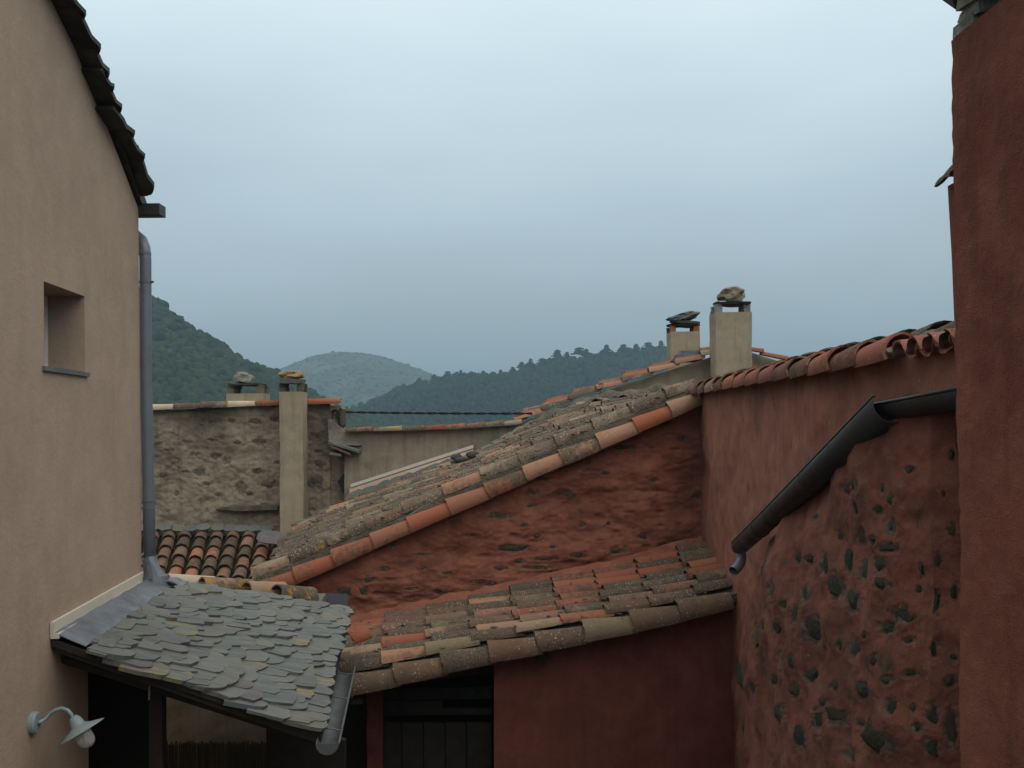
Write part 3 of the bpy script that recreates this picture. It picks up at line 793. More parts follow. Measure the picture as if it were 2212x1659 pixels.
for i in range(NU):
    nv = 21
    vpos = -.015 - random.random() * .02; vv = []
    while vpos < 1.0:
        wv = (1 / 19.5) * random.uniform(.62, 1.5) * (1.25 - .4 * vpos); vv.append((vpos + wv / 2, wv)); vpos += wv
    for (vc, wv) in vv:
        u_end = u0 + (1.012 - u0) * (i + 1) / NU + random.uniform(-.028, .028)
        if i == NU - 1: u_end = 1.0 + random.uniform(-.012, .014)
        p = Q(u_end, min(max(vc, 0), 1)) + nrm * (.024 + random.uniform(0, .014))
        upd = (Q(0, vc) - Q(1, vc)).normalized(); side = (Q(u_end, 1) - Q(u_end, 0))
        wm = side.length * wv * 1.22
        upd = (upd - nrm * .115 + side.normalized() * random.uniform(-.22, .22)).normalized()
        m = frame(p, upd, nrm + side.normalized() * random.uniform(-.05, .05), random.uniform(.85, 1.0) * (.42 if i == 0 else 1), wm, random.uniform(.8, 1.35))
        link('slate', random.choice(SLATES), lean, m); cnt += 1
# lead strip and cream bar against the gable
def lift_q(u, v, h): return Q(u, v) + nrm * h
P = np.array([[lift_q(u, v, .040 - .02 * u / .148 + .002 * math.sin(v * 40 + u * 9))[:] for u in np.linspace(0.005, .122, 8)] for v in np.linspace(-.01, 1.0, 60)])
P[..., 2] += fbm(P[..., 0] * 9, P[..., 1] * 9, 0, 3, 5) * .004
grid_obj('lead_flashing', P, M['lead'], lean, back=(0, 0, -.004))
MB().prism([lw(5.30, -1.075, .003), lw(7.0, -1.055, .003), lw(7.0, -1.055, .022), lw(5.30, -1.075, .022)], Vector((0, 0, .062))).build('flashing_bar', M['white'], lean)
MB().prism([lw(5.30, -1.10, .003), lw(7.0, -1.08, .003), lw(7.0, -1.08, .045), lw(5.30, -1.10, .045)], Vector((0, 0, .026))).build('flashing_bar', M['white'], lean)
# crumpled lead boot at the pipe foot
bp = [pp(323, 1205, 7.04), pp(326, 1222, 7.03), pp(330, 1236, 7.01), pp(336, 1252, 6.99), pp(338, 1275, 6.98)]
mbt = MB().tube(bp, [.045, .050, .060, .080, .095], 18, True)
for v in mbt.v:
    nn_ = mnoise.noise(v * 22) * .014 + mnoise.noise(v * 60) * .006
    v += Vector((nn_, nn_ * .5, nn_ * .6))
mbt.build('lead_boot', M['lead'], lean)
P = np.array([[(Q(u, v) + nrm * (.05 + .01 * math.sin(u * 70)))[:] for u in np.linspace(.02, .17, 10)] for v in np.linspace(.93, 1.02, 8)])
grid_obj('lead_apron', P, M['lead'], lean, back=(0, 0, -.005))
# near edge board, eaves gutter (half round, open at the top)
MB().prism([Q(-.0, 0) - nrm * .0, Q(1.0, 0) - nrm * .0, Q(1.0, 0) - nrm * .025, Q(0, 0) - nrm * .035], Vector((0, -.022, 0))).build('edge_board', M['wood_dark'], lean)
def half_gutter(path, r, up=Vector((0, 0, 1)), th=.004, seg=12, mat='zinc', parent=None, name='gutter', flare=0, bead_side=1, endcap=(True, False)):
    path = [Vector(p) for p in path]; vs = []; fs = []
    n = len(path)
    for i, p in enumerate(path):
        t = (path[min(i + 1, n - 1)] - path[max(i - 1, 0)]).normalized()
        a = t.cross(up).normalized(); b = a.cross(t).normalized()
        ri = r[i] if hasattr(r, '__len__') else r
        for rr_ in (ri, ri - th):
            for k in range(seg + 1):
                q = math.pi + math.pi * k / seg
                vs.append(p + a * math.cos(q) * rr_ + b * math.sin(q) * rr_)
    W2 = 2 * (seg + 1)
    for i in range(n - 1):
        for k in range(seg):
            a0 = i * W2 + k; fs.append((a0, a0 + 1, a0 + W2 + 1, a0 + W2)); a1 = a0 + seg + 1; fs.append((a1, a1 + W2, a1 + W2 + 1, a1 + 1))
        for k in (0, seg): fs.append((i * W2 + k, i * W2 + k + seg + 1, (i + 1) * W2 + k + seg + 1, (i + 1) * W2 + k))
    for i in (0, n - 1):
        for k in range(seg): fs.append((i * W2 + k, i * W2 + k + 1, i * W2 + k + seg + 2, i * W2 + k + seg + 1))
    mbx = MB().add(vs, fs); g = mbx.build(name, M[mat], parent, True)
    for k in (0, n - 1):
        if endcap[0 if k == 0 else 1]:
            b0 = k * W2; e_ = [vs[b0 + j] for j in range(seg + 1)]
            t = (path[1] - path[0]).normalized() * (.003 if k == 0 else -.003)
            MB().prism([q - t for q in e_], t * .6).build('end_cap', M[mat], g)
    # rolled front bead
    bd = [vs[i * W2 + (0 if bead_side > 0 else seg)] for i in range(n)]
    MB().tube(bd, .007, 8).build('bead', M[mat], g, True)
    return g
gnear = at(707, 1606, 5.30); gfar = at(748, 1440, 7.0)
leang = half_gutter([gnear, gnear.lerp(gfar, .5), gfar], .060, seg=14, mat='zinc_dull', parent=lean, bead_side=-1)
for t in (.12, .5, .85):
    p = gnear.lerp(gfar, t); MB().tube([p + Vector((-.07, 0, .0)), p + Vector((-.03, 0, .02)), p + Vector((.07, 0, .005))], .004, 6).build('bracket', M['zinc_dull'], leang)
# posts and beam underneath
MB().box(Vector((at(341, 1600, 5.75).x, 5.75, (at(341, 1470, 5.75).z - 5) / 2)), .075, .075, 5 + at(341, 1470, 5.75).z).build('post', M['wood_dark'], lean)
MB().tube([Q(0, .1) - nrm * .12, Q(1, .1) - nrm * .12], .05, 8).build('rafter', M['wood_dark'], lean)
MB().tube([Q(0, .9) - nrm * .12, Q(1, .9) - nrm * .12], .05, 8).build('rafter', M['wood_dark'], lean)
MB().tube([at(323, 1482, 5.5), at(322, 1512, 5.5)], .006, 8).build('drip_pipe', M['zinc'], lean)

# ---- back wall of the yard under the lean-to, with its reed screen
yard = empty('yard_wall', at(550, 1900, 7.75), 'low stained cream wall in deep shade under the slate lean-to', 'wall')
PX, PY, P = px_grid(255, 700, lambda x: lin((255, 1330), (330, 1320), (750, 1385), (800, 1390))(x), lambda x: 2350, lambda x: 8.0, 140, 180)
D = fbm(P[..., 0] * 3, P[..., 2] * 3, 0, 4, 8) * .03
stn = np.clip(fbm(P[..., 0] * 2.2, P[..., 2] * 2.2, 3, 4, 20) * 2.2 - .1, 0, 1)
P = P + normals(P) * D[..., None]
grid_obj('wall', P, M['cream'], yard, back=(0, .3, 0), stain_tone=stn)
mb = MB(); rnd = random.Random(3)
for k in range(150):
    x = 352 + k * 2.15; t0 = at(x + rnd.uniform(-1, 1), 1604 + rnd.uniform(-5, 5), 7.5 + rnd.uniform(-.02, .02)); mb.tube([t0 - Vector((rnd.uniform(-.01, .01), 0, 1.6)), t0], .0042 + rnd.random() * .002, 5)
mb.build('reed_screen', M['reed'], None, kind='stuff', label='row of thin dry reeds standing in the dark below the slate lean-to', cat='screen')
# dark panel standing in for the deep shade between lean-to and low roof
dark_panel = MB().prism([at(575, 1560, 7.35), at(745, 1600, 7.35), at(745, 2350, 7.35), at(575, 2350, 7.35)], Vector((0, .06, 0)))
dark_panel = dark_panel.build('shade_panel', M['wood_dark'], None, label='dark panel added for the black shade right of the cream yard wall', cat='wall')

# ---- small tiled roof (B) with its ridge pieces ----------------------------------
back = empty('rubble_house', at(530, 1100, 13.2) - Vector((0, 0, 3)), 'grey beige rubble walled house with a flat coping of tiles behind the small tiled roof', 'house')
small = empty('small_tiled_roof', at(450, 1300, 12.5) - Vector((0, 0, 2)), 'small brown mottled tile roof between the downpipe and the narrow chimney', 'roof')
def B(s, t):     # s across 0..1 , t up the slope 0..1
    bt_ = at(262 + 318 * s, 1285, 11.9); tp = at(300 + 310 * s, 1152, 13.05); return bt_.lerp(tp, t)
nb = (B(1, 0) - B(0, 0)).cross(B(0, 1) - B(0, 0)).normalized()
if nb.z < 0: nb = -nb
NC, NR = 9, 6
sx_ = np.linspace(-.03, 1.06, 120)
P = np.array([[(B(s_, t_) + nb * (.012 * math.cos(s_ * NC * 2 * math.pi) - .03))[:] for s_ in sx_] for t_ in np.linspace(-.02, 1.0, 50)])
P[..., 2] += fbm(P[..., 0] * 14, P[..., 1] * 14, 0, 3, 2) * .012
grid_obj('tile_bed', P, M['gap_dark'], small, back=(0, 0, -.08))
for c in range(NC + 1):
    ph = random.uniform(-.03, .03)
    for r in range(NR):
        t0, t1 = (r + ph * 3) / NR, (r + 1 + ph * 3) / NR
        s_ = (c + .0) / NC
        put_tile(small, 'tile_small', B(s_ + random.uniform(-.004, .004), t0), B(s_, t1), nb, 1.22, random.uniform(.82, .90), random.uniform(-.05, .05), (.035, .004))
# slates under the wall, along the top of that roof
for k in range(11):
    x = 306 + k * 27 + random.uniform(-3, 3)
    p = at(x, 1141 + random.uniform(-2, 2), 12.98)
    m = frame(p, (1, .05, random.uniform(-.03, .03)), (0, -.55, .8)) @ Matrix.Diagonal((.098, .075, .5, 1))
    link('slate', slab_mesh('slate', M['slate'], 50 + k, 10, .05, .25), small, m)
m = frame(at(583, 1161, 12.5), (1, .0, -.12), (0, -.65, .7)) @ Matrix.Diagonal((.165, .11, .6, 1))
link('slate', slab_mesh('slate', M['slate'], 77, 14, .04, .12), small, m)
# cap pieces above the slate lean-to
cap = empty('ridge_cap', at(480, 1285, 8.3) - Vector((0, 0, .3)), 'line of cream and ochre lichened cap tiles along the back edge of the slate lean-to', 'ridge')
caps = [((365, 1261), (462, 1270), 'tile_cream', .72), ((440, 1272), (540, 1282), 'tile_ochre', .9), ((535, 1282), (610, 1288), 'tile_ochre', .95), ((600, 1289), (672, 1300), 'tile_ochre', .95)]
for i, ((x0, y0), (x1, y1), kd, wd) in enumerate(caps):
    put_tile(cap, kd, at(x1, y1 - 7, 7.75 + i * .05), at(x0, y0 - 7, 7.5 + i * .05), (0, -.35, 1), 1.05, wd, 0, (.0, .0))
P = np.zeros((14, 110, 3)); tt = np.linspace(0, 1, 110)
for i, t in enumerate(tt):
    x = 352 + (700 - 352) * t; yb = lin((350, 1285), (450, 1292), (560, 1300), (700, 1322))(x)
    for j in range(14):
        q = math.pi * j / 13
        c = at(x, yb - 17, 7.62 + .35 * t); P[j, i] = (c + Vector((0, -math.cos(q) * .16, math.sin(q) * .085 - .02)))[:]
P[..., 2] += fbm(P[..., 0] * 9, P[..., 1] * 9, P[..., 2] * 9, 4, 31) * .05
grid_obj('mortar', P, M['mortar_pale'], cap, back=(0, 0, -.06))
P = np.array([[at(x, y, 8.3 - (y - 1280) * .012)[:] for x in np.linspace(668, 752, 20)] for y in np.linspace(1282, 1318, 10)])
P[..., 1] += fbm(P[..., 0] * 6, P[..., 2] * 6, 0, 3, 9) * .05
grid_obj('bitumen_sheet', P, M['bitumen'], cap, back=(0, .01, 0))

# ---- rubble house wall D, its coping and chimneys -----------------------------------
def zc(sc, ox, oy): return lambda x, y, w_, h_: (ox + sc * x, oy + sc * y, sc * w_ / 2, sc * h_ / 2)
z3 = zc(.3229, 293.8, 743)
stD = [z3(*q) for q in [(820, 650, 100, 50), (640, 515, 50, 36), (795, 520, 80, 36), (925, 505, 60, 46), (465, 518, 60, 26), (570, 622, 46, 36), (345, 657, 56, 34), (230, 712, 60, 22), (400, 736, 72, 24),
      (535, 752, 70, 44), (605, 777, 60, 50), (420, 857, 76, 60), (275, 1000, 34, 34), (700, 965, 70, 80), (890, 940, 120, 50), (1230, 800, 96, 46), (1205, 622, 150, 60), (1200, 920, 120, 80), (1160, 500, 80, 36),
      (1220, 722, 84, 24), (150, 667, 50, 24), (480, 935, 70, 30), (820, 855, 70, 40), (180, 880, 50, 40), (680, 660, 70, 24), (940, 790, 40, 24), (560, 1010, 60, 30), (330, 855, 50, 20), (1280, 520, 44, 44), (760, 1000, 60, 30), (500, 640, 40, 20)]]
YD = lambda x: 13.1
def topD(x): return lin((250, 884), (330, 886), (400, 884), (603, 874), (720, 872), (745, 876))(x)
def botD(x): return 1290.
PX, PY, P = px_grid(240, 742, topD, botD, YD, 250, 210)
D = fbm(P[..., 0] * 3, P[..., 2] * 4, 0, 5, 3) * .05 + fbm(P[..., 0] * 14, P[..., 2] * 20, 0, 3, 6) * .012 + dents(PX, PY, stD, .006, .003)
stn = np.clip(fbm(P[..., 0] * 1.3, P[..., 2] * 1.3, 0, 4, 12) * 2.6 + .05, 0, 1) * np.clip((1080 - PY) / 160, 0, 1) * .95
# right hand side, notch for the arched opening
arch = (PX > 712) & (PY < 917)
edge = np.clip((PX - 712) / 24, 0, 1)
keep = P + normals(P) * (D - dents(PX, PY, stD, .0, .0))[..., None]
surfD = (PX, PY, keep)
P = P + normals(P) * D[..., None]
bareD = dents.bare
grid_obj('wall', P[:, :int(250 * (712 - 240) / 502) + 1], M['beige_rubble'], back, bare=bareD[:, :int(250 * (712 - 240) / 502) + 1], back=(0, .35, 0), stain_tone=stn[:, :int(250 * (712 - 240) / 502) + 1])
sub_ = lambda x: 878 + (0 if x < 715 else 0)
PX2, PY2, P2 = px_grid(710, 748, lambda x: lin((710, 900), (714, 908), (722, 920), (735, 924), (748, 926))(x), lambda x: 1290, lambda x: 13.12, 24, 150)
P2 = P2 + normals(P2) * (fbm(P2[..., 0] * 3, P2[..., 2] * 4, 0, 5, 3) * .05)[..., None]
grid_obj('wall', P2, M['beige_rubble'], back, back=(0, .3, 0))
MB().prism([at(700, 876, 13.12), at(736, 876, 13.12), at(738, 886, 13.12), at(722, 884, 13.12), at(712, 890, 13.12), at(700, 905, 13.12)], Vector((0, .3, 0))).build('lintel', M['beige_rubble'], back)
MB().prism([at(733, 880, 13.12), at(739, 884, 13.12), at(741, 918, 13.12), at(736, 924, 13.12), at(735, 900, 13.12)], Vector((0, .25, 0))).build('tile_edge', M['tile_front'], back)
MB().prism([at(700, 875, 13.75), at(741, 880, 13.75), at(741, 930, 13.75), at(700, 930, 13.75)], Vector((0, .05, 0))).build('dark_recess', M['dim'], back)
stone_parts(back, stD, surfD, 'stone_beige', .04, -.004, .9)
# long ledge stone and grey slab steps on that wall
MB().prism([at(463, 1100, 13.0), at(500, 1093, 13.0), at(600, 1092, 13.0), at(600, 1101, 13.0), at(520, 1104, 13.0)], Vector((0, .2, .0))).build('ledge', M['stone_beige'], back)
for k, (q0, q1, q2, q3, col) in enumerate([((708, 958), (722, 952), (788, 972), (776, 979), 'rock_grey'), ((713, 966), (716, 962), (762, 976), (757, 984), 'tile_front'), ((712, 982), (722, 976), (750, 982), (736, 986), 'rock_grey')]):
    MB().prism([at(*q0, 12.75), at(*q1, 13.1), at(*q2, 13.1), at(*q3, 12.75)], Vector((0, 0, .03))).build('slab', M[col], back)
P = np.array([[at(x, y, 12.98 - .18 * ((y - 925) / 45) ** 2 if y > 925 else 12.98)[:] for x in np.linspace(708 + max(0, (y - 915) * .06), 722 + max(0, (y - 915)) * 1.25, 10)] for y in np.linspace(905, 962, 16)])
grid_obj('mortar_fillet', P, M['mortar_pale'], back, back=(0, .2, 0))
MB().prism([at(729, 1040, 12.95), at(743, 1022, 12.95), at(753, 1052, 12.95), at(746, 1075, 12.95)], Vector((0, .03, 0))).build('lead_patch', M['bitumen'], back)
# coping tiles, laid lengthways
cops = [(262, 330, 'tile_far', 881), (328, 378, 'tile_cream', 881), (376, 436, 'tile_far', 879), (436, 496, 'tile_ochre', 876), (494, 556, 'tile_cream', 875), (552, 606, 'tile_verge', 873), (654, 734, 'tile_verge', 869)]
for x0, x1, kd, y in cops:
    put_tile(back, kd, at(x0, y + 1, 13.05), at(x1, y - 1, 13.05), (0, -.5, 1), 1.04, .62, .0, (.0, .0))

def make_chimney(parent, x0, x1, ytop, ybot, Y, depth, mat, name='chimney', side=True):
    """rendered stack; returns part"""
    P0, P1 = at(x0, ytop, Y), at(x1, ytop, Y)
    zb = at((x0 + x1) / 2, ybot, Y).z
    w_ = (P1 - P0).length; c = (P0 + P1) / 2
    n = 14; nv = 40
    loop = []
    for k in range(n): loop.append((-w_ / 2 + w_ * k / n, 0))
    for k in range(8): loop.append((w_ / 2, depth * k / 8))
    for k in range(n): loop.append((w_ / 2 - w_ * k / n, depth))
    for k in range(8): loop.append((-w_ / 2, depth - depth * k / 8))
    vs = []; fs = []
    for j in range(nv + 1):
        z = zb + (c.z - zb) * j / nv
        for (x, y) in loop:
            q = Vector((c.x + x + (c.z - z) * .0, c.y + y, z)); nn = mnoise.noise(q * 2.3) * .010 + mnoise.noise(q * 9) * .004
            vs.append(q + Vector((nn if abs(x) > w_ * .49 else nn * .2, nn, 0)))
    m_ = len(loop)
    for j in range(nv):
        for k in range(m_):
            k2 = (k + 1) % m_; fs.append((j * m_ + k, j * m_ + k2, (j + 1) * m_ + k2, (j + 1) * m_ + k))
    # hollow flue: rim and inner walls
    b = nv * m_; t0 = len(vs)
    for (x, y) in loop: vs.append(Vector((c.x + x * .72, c.y + depth / 2 + (y - depth / 2) * .72, c.z)))
    for (x, y) in loop: vs.append(Vector((c.x + x * .72, c.y + depth / 2 + (y - depth / 2) * .72, c.z - .5)))
    for k in range(m_):
        k2 = (k + 1) % m_; fs.append((b + k, b + k2, t0 + k2, t0 + k)); fs.append((t0 + k, t0 + k2, t0 + m_ + k2, t0 + m_ + k))
    fs.append(tuple(t0 + m_ + k for k in range(m_)))
    return MB().add(vs, fs).build(name, M[mat], parent)
def cap_on(ch, x0, x1, ystack, yslab, slab_x0, slab_x1, Y, depth, support, slabmat='slate', sup_w=.09, seed=1, thick=.035, legs=None, ypos=None):
    zt = at((x0 + x1) / 2, ystack, Y).z; zs = at((x0 + x1) / 2, yslab, Y).z
    hs = zs - zt
    for (x, dy) in (((x0 + x1) / 2 - (x1 - x0) * .40, .06), ((x0 + x1) / 2 + (x1 - x0) * .40, .06), ((x0 + x1) / 2 - (x1 - x0) * .40, depth - .06), ((x0 + x1) / 2 + (x1 - x0) * .40, depth - .06)):
        p = at(x, ystack, Y); nb_ = 5; vs = []
        rnd = random.Random(int(x) + int(dy * 100))
        mbx = MB(); r_ = sup_w / 2; z_ = zt
        k = 0
        while z_ < zs - .004:
            h_ = min(rnd.uniform(.05, .10), zs - z_) if support != 'tile_verge' else zs - z_
            mbx.box((p.x + rnd.uniform(-.005, .005), Y + dy + .02, z_ + h_ / 2), sup_w * rnd.uniform(.85, 1.1), .07, h_, Matrix.Rotation(rnd.uniform(-.1, .1), 3, 'Z'), .006); z_ += h_
        mbx.build('support', M[support], ch)
    a, b = at(slab_x0, yslab, Y), at(slab_x1, yslab, Y)
    c = (a + b) / 2 + Vector((0, depth / 2, thick * .5)); hw = (b - a).length / 2
    link('slab', slab_mesh('slab', M[slabmat], seed, 22, 1.0, .10, .06), ch, Matrix.Translation(c) @ Matrix.Rotation(random.uniform(-.02, .02), 4, 'Y') @ Matrix.Diagonal((hw * .94, (depth / 2 + .07) * .9, thick, 1)))
    return c + Vector((0, 0, thick * .5))
def top_stone(p, kind, sx, sy, sz, label, seed, rz=0, tilt=0):
    me = rock_mesh('stone', kind, seed, 3, .42, 1, 1.5)
    zmin = min(v.co.z for v in me.vertices)
    m = Matrix.Translation(p + Vector((0, 0, -zmin * sz * .9))) @ Matrix.Rotation(tilt, 4, 'Y') @ Matrix.Rotation(rz, 4, 'Z') @ Matrix.Diagonal((sx, sy, sz, 1))
    o = link('capstone', me, None, m); tagp(o, label, 'stone', 'loose stones weighing down the chimney slabs'); return o
pxm = lambda px, Y: px / F * Y
# tall narrow chimney
ch1 = make_chimney(back, 603, 653, 846, 1165, 12.72, .30, 'cream')
q = cap_on(ch1, 603, 652, 846, 828, 597, 657, 12.72, .28, 'stone_beige', seed=4, thick=.05, sup_w=.075)
top_stone(q, 'rock_ochre', pxm(24, 12.7), .12, .06, 'flat ochre stone on the slab of the tall narrow chimney', 6)
# short wide chimney behind the coping
ch2 = make_chimney(back, 489, 567, 850, 900, 14.0, .45, 'cream')
q = cap_on(ch2, 489, 567, 850, 832, 481, 571, 14.0, .42, 'stone_beige', seed=9, thick=.025, sup_w=.10)
top_stone(q + Vector((-.05, -.02, 0)), 'rock_pale', pxm(20, 14), .12, .085, 'pointed pale grey stone on the slab of the short wide chimney at left', 8, .4, .15)

# ---- beige boundary wall E with coping, flashing
YE = lambda x: 12.9
wallE = empty('boundary_wall', at(930, 1000, 12.9) - Vector((0, 0, 2)), 'low stained beige wall with orange coping tiles behind the big lichened roof', 'wall')
PX, PY, P = px_grid(744, 1180, lambda x: lin((744, 932), (900, 929), (1000, 925), (1130, 917), (1180, 914))(x), lambda x: 1180, YE, 180, 90)
stn = np.clip(.65 * np.exp(-(PY - 925) / 28), 0, 1) * (.5 + .5 * fbm(P[..., 0] * 3, P[..., 2] * 1, 0, 4, 2)) + np.clip(fbm(P[..., 0] * 2, P[..., 2] * 2, 0, 4, 51), 0, 1) * .4
P = P + normals(P) * (fbm(P[..., 0] * 3, P[..., 2] * 3, 0, 4, 44) * .025)[..., None]
grid_obj('wall', P, M['beige_wall'], wallE, back=(0, .3, 0), stain_tone=stn)
ce = [(752, 808), (806, 870), (868, 918), (916, 962), (960, 1006), (1004, 1050), (1048, 1090), (1088, 1128)]
fce = lin((752, 931), (900, 928), (1000, 923), (1128, 914))
for i, (x0, x1) in enumerate(ce):
    put_tile(wallE, ['tile_far', 'tile_ochre', 'tile_far', 'tile_verge', 'tile_far'][i % 5], at(x1, fce(x1), 12.85), at(x0, fce(x0), 12.85), (0, -.4, 1), 1.1, .50, 0, (.008, .0))
MB().prism([at(757, 1046, 12.78), at(1022, 961, 12.78), at(1022, 968, 12.78), at(757, 1053, 12.78)], Vector((0, .1, 0))).build('flashing_bar', M['white'], wallE)
MB().prism([at(755, 1053.5, 12.80), at(1022, 968.5, 12.80), at(1022, 978, 12.75), at(755, 1073, 12.75)], Vector((0, .08, 0))).build('flashing_board', M['pinkish'], wallE)

# ---- big lichened roof (A) -----------------------------------------------------------
big = empty('red_stone_house', at(1100, 1500, 9.6) - Vector((0, 0, 2)), 'red rendered rubble house with a long lichened tile roof sloping down to the left', 'house')
YW = lin((555, 9.45), (1515, 9.80))
near = lin((555, 1262), (1500, 846))
def A(u, v):
    """u along the verge (0 lower left .. 1 upper right), v 0 verge .. 1 back"""
    x = 555 + 945 * u; p0 = at(x, near(x), YW(x))
    q = [(0, (652, 1138)), (.18, (765, 1086)), (.55, (1035, 989)), (.68, (1130, 934)), (.84, (1290, 872)), (1, (1500, 838))]
    xr = lin(*[(a, b[0]) for a, b in q])(u); yr = lin(*[(a, b[1]) for a, b in q])(u)
    p1 = at(xr, yr, 12.45)
    return p0.lerp(p1, v)
def An(u, v):
    n = (A(u + .05, v) - A(u, v)).cross(A(u, min(v + .1, 1)) - A(u, max(v - .1, 0))).normalized()
    return n if n.z > 0 else -n
P = np.array([[(A(u, v) + An(u, v) * .030)[:] for u in np.linspace(0, 1, 260)] for v in np.linspace(0.0, 1.0, 130)])
vv_ = np.linspace(0, 1, 130)[:, None]
P[..., 2] += fbm(P[..., 0] * 7, P[..., 1] * 7, 0, 4, 3) * .03 + .010 * np.cos(vv_ * 17 * 2 * math.pi)
grid_obj('mortar_bed', P, M['mortar'], big, back=(0, 0, -.12))
NRW = 17
for r in range(1, NRW + 1):
    v = r / NRW + .03; nt_ = 11
    if v > 1: continue
    off = random.uniform(-.3, .3)
    for k in range(-1, nt_ + 1):
        u0_, u1_ = (k + off) / nt_, (k + 1 + off) / nt_
        if u0_ < -.03: continue
        if u1_ > 1.03: continue
        if u0_ > .9 and r > 6: continue
        kd = 'tile_main' if random.random() > .13 else ('tile_low' if random.random() > .35 else 'tile_pale')
        jv = random.uniform(-.008, .008)
        put_tile(big, kd, A(u0_, v + jv), A(u1_, v + jv), An(u0_, v), 1.14, random.uniform(.68, .90), random.uniform(-.08, .08), (.034, .004))
def tufts(name, parent, fn, fnn, n, seed, mat, rmin, rmax, lift):
    rnd = random.Random(seed); mb_t = MB()
    V_, F_ = [], []
    bm_ = bmesh.new(); bmesh.ops.create_icosphere(bm_, subdivisions=1, radius=1)
    bv = [v.co.copy() for v in bm_.verts]; bf = [tuple(v.index for v in f.verts) for f in bm_.faces]; bm_.free()
    for k in range(n):
        u, v = rnd.random(), rnd.random()
        c = fn(u, v) + fnn(u, v) * (lift + rnd.uniform(-.01, .03)); r = rnd.uniform(rmin, rmax); e_ = rnd.uniform(1, 2.8)
        mb_t.add([c + Vector((q.x * r * e_, q.y * r, q.z * r * .7)) * rnd.uniform(.75, 1.25) for q in bv], bf)
    mb_t.build(name, M[mat], parent, False, kind='stuff')
tufts('lichen_crust', big, A, An, 620, 5, 'mortar', .005, .016, .06)
tufts('lichen_fleck', big, A, An, 420, 8, 'mortar_pale', .004, .012, .075)
# verge row, turned outwards, and the row bedded on it
vx = [555, 635, 717, 801, 880, 965, 1046, 1128, 1207, 1287, 1366, 1441, 1500]
pal = ['tile_verge', 'tile_verge', 'tile_fresh', 'tile_verge', 'tile_verge', 'tile_verge', 'tile_fresh', 'tile_pale', 'tile_pale', 'tile_pale', 'tile_fresh', 'tile_pale']
for i in range(12):
    x0, x1 = vx[i], vx[i + 1]
    p0, p1 = at(x0, near(x0) + 9, YW(x0) - .03), at(x1, near(x1) + 9, YW(x1) - .03)
    up_ = An(.5, 0)
    put_tile(big, pal[i], p0 - up_ * .06, p1 - up_ * .06, up_, 1.12, 1.0, .75, (.018, .0))
    if i in (0, 3, 4, 6, 7, 9, 10, 11) or True:
        off = (x1 - x0) * .35
        p0, p1 = at(x0 - off * .3, near(x0) - 19, YW(x0) + .17), at(x1 - off * .3, near(x1) - 19, YW(x1) + .17)
        kd = 'tile_pale' if i in (0, 5, 11) else 'tile_main'
        put_tile(big, kd, p0 - up_ * .035, p1 - up_ * .035, up_, 1.12, .95, .35, (.022, .0))
P = np.array([[at(x, near(x) + 8 - 26 * t, YW(x) + .01 + .16 * t)[:] for x in np.linspace(550, 1500, 300)] for t in np.linspace(0, 1, 8)])
P += (normals(P) * (fbm(P[..., 0] * 12, P[..., 1] * 12, P[..., 2] * 12, 3, 8) * .018)[..., None])
grid_obj('verge_mortar', P, M['mortar_pale'], big, back=(0, .1, -.05))
# lichened ridge lumps at the top right, pieces of slate at the back edge
P = np.zeros((10, 140, 3))
for i, t in enumerate(np.linspace(0, 1, 140)):
    x = 1160 + (1512 - 1160) * t; y = lin((1160, 915), (1200, 897), (1280, 866), (1360, 856), (1440, 843), (1512, 838))(x)
    for j in range(10):
        qa = math.pi * j / 9; c = at(x, y + 6, 12.4 - 1.6 * max(0, t - .3))
        P[j, i] = (c + Vector((0, -math.cos(qa) * .2, math.sin(qa) * .13 - .03)))[:]
P[..., 2] += fbm(P[..., 0] * 6, P[..., 1] * 6, P[..., 2] * 6, 4, 77) * .07
grid_obj('ridge_mortar', P, M['mortar'], big, back=(0, 0, -.1))
for k in range(4):
    x = 1290 + k * 55; y = lin((1275, 858), (1360, 846), (1500, 828))(x)
    Yk = 11.9 - .2 * k
    put_tile(big, random.choice(['tile_grey', 'tile_ochre', 'tile_grey']), at(x, y + 10, Yk), at(x + 13, y + 3, Yk + .45), (-.1, -.2, 1), 1.6, .8, random.uniform(-.3, .3), (-.045, -.045), 'ridge_tile')
for k in range(15):
    t = k / 14; x = 770 + 385 * t; y = lin((770, 1068), (1035, 978), (1155, 914))(x) + 2
    m = frame(at(x, y, 12.42 + .1 * random.random()), (1, .0, .40 + random.uniform(-.08, .08)), (0, -.6, .8)) @ Matrix.Diagonal((.14 * random.uniform(.8, 1.2), .09, .55, 1))
    link('slate', slab_mesh('slate', M['slate'] if k > 8 else M['rock_grey'], 150 + k, 10, .05, .3), big, m)
# stones left lying on the roof
for i, (x, y, sx, sz, lb) in enumerate([(985, 990, 12, 7, 'larger purple stone lying behind two others on the big lichened roof'), (998, 997, 15, 7, 'flat purple brown stone nearest the viewer on the big lichened roof'), (1021, 985, 13, 8, 'blue grey rounded stone uppermost of the three on the big lichened roof')]):
    me = rock_mesh('stone', 'pebble', 60 + i, 3, .12, 1, 1, True)
    o = link('loose_stone', me, None, Matrix.Translation(at(x, y - 3, 12.0 - .1 * i)) @ Matrix.Diagonal((pxm(sx, 12), .07, pxm(sz, 12), 1))); tagp(o, lb, 'stone', 'loose stones on the big roof')
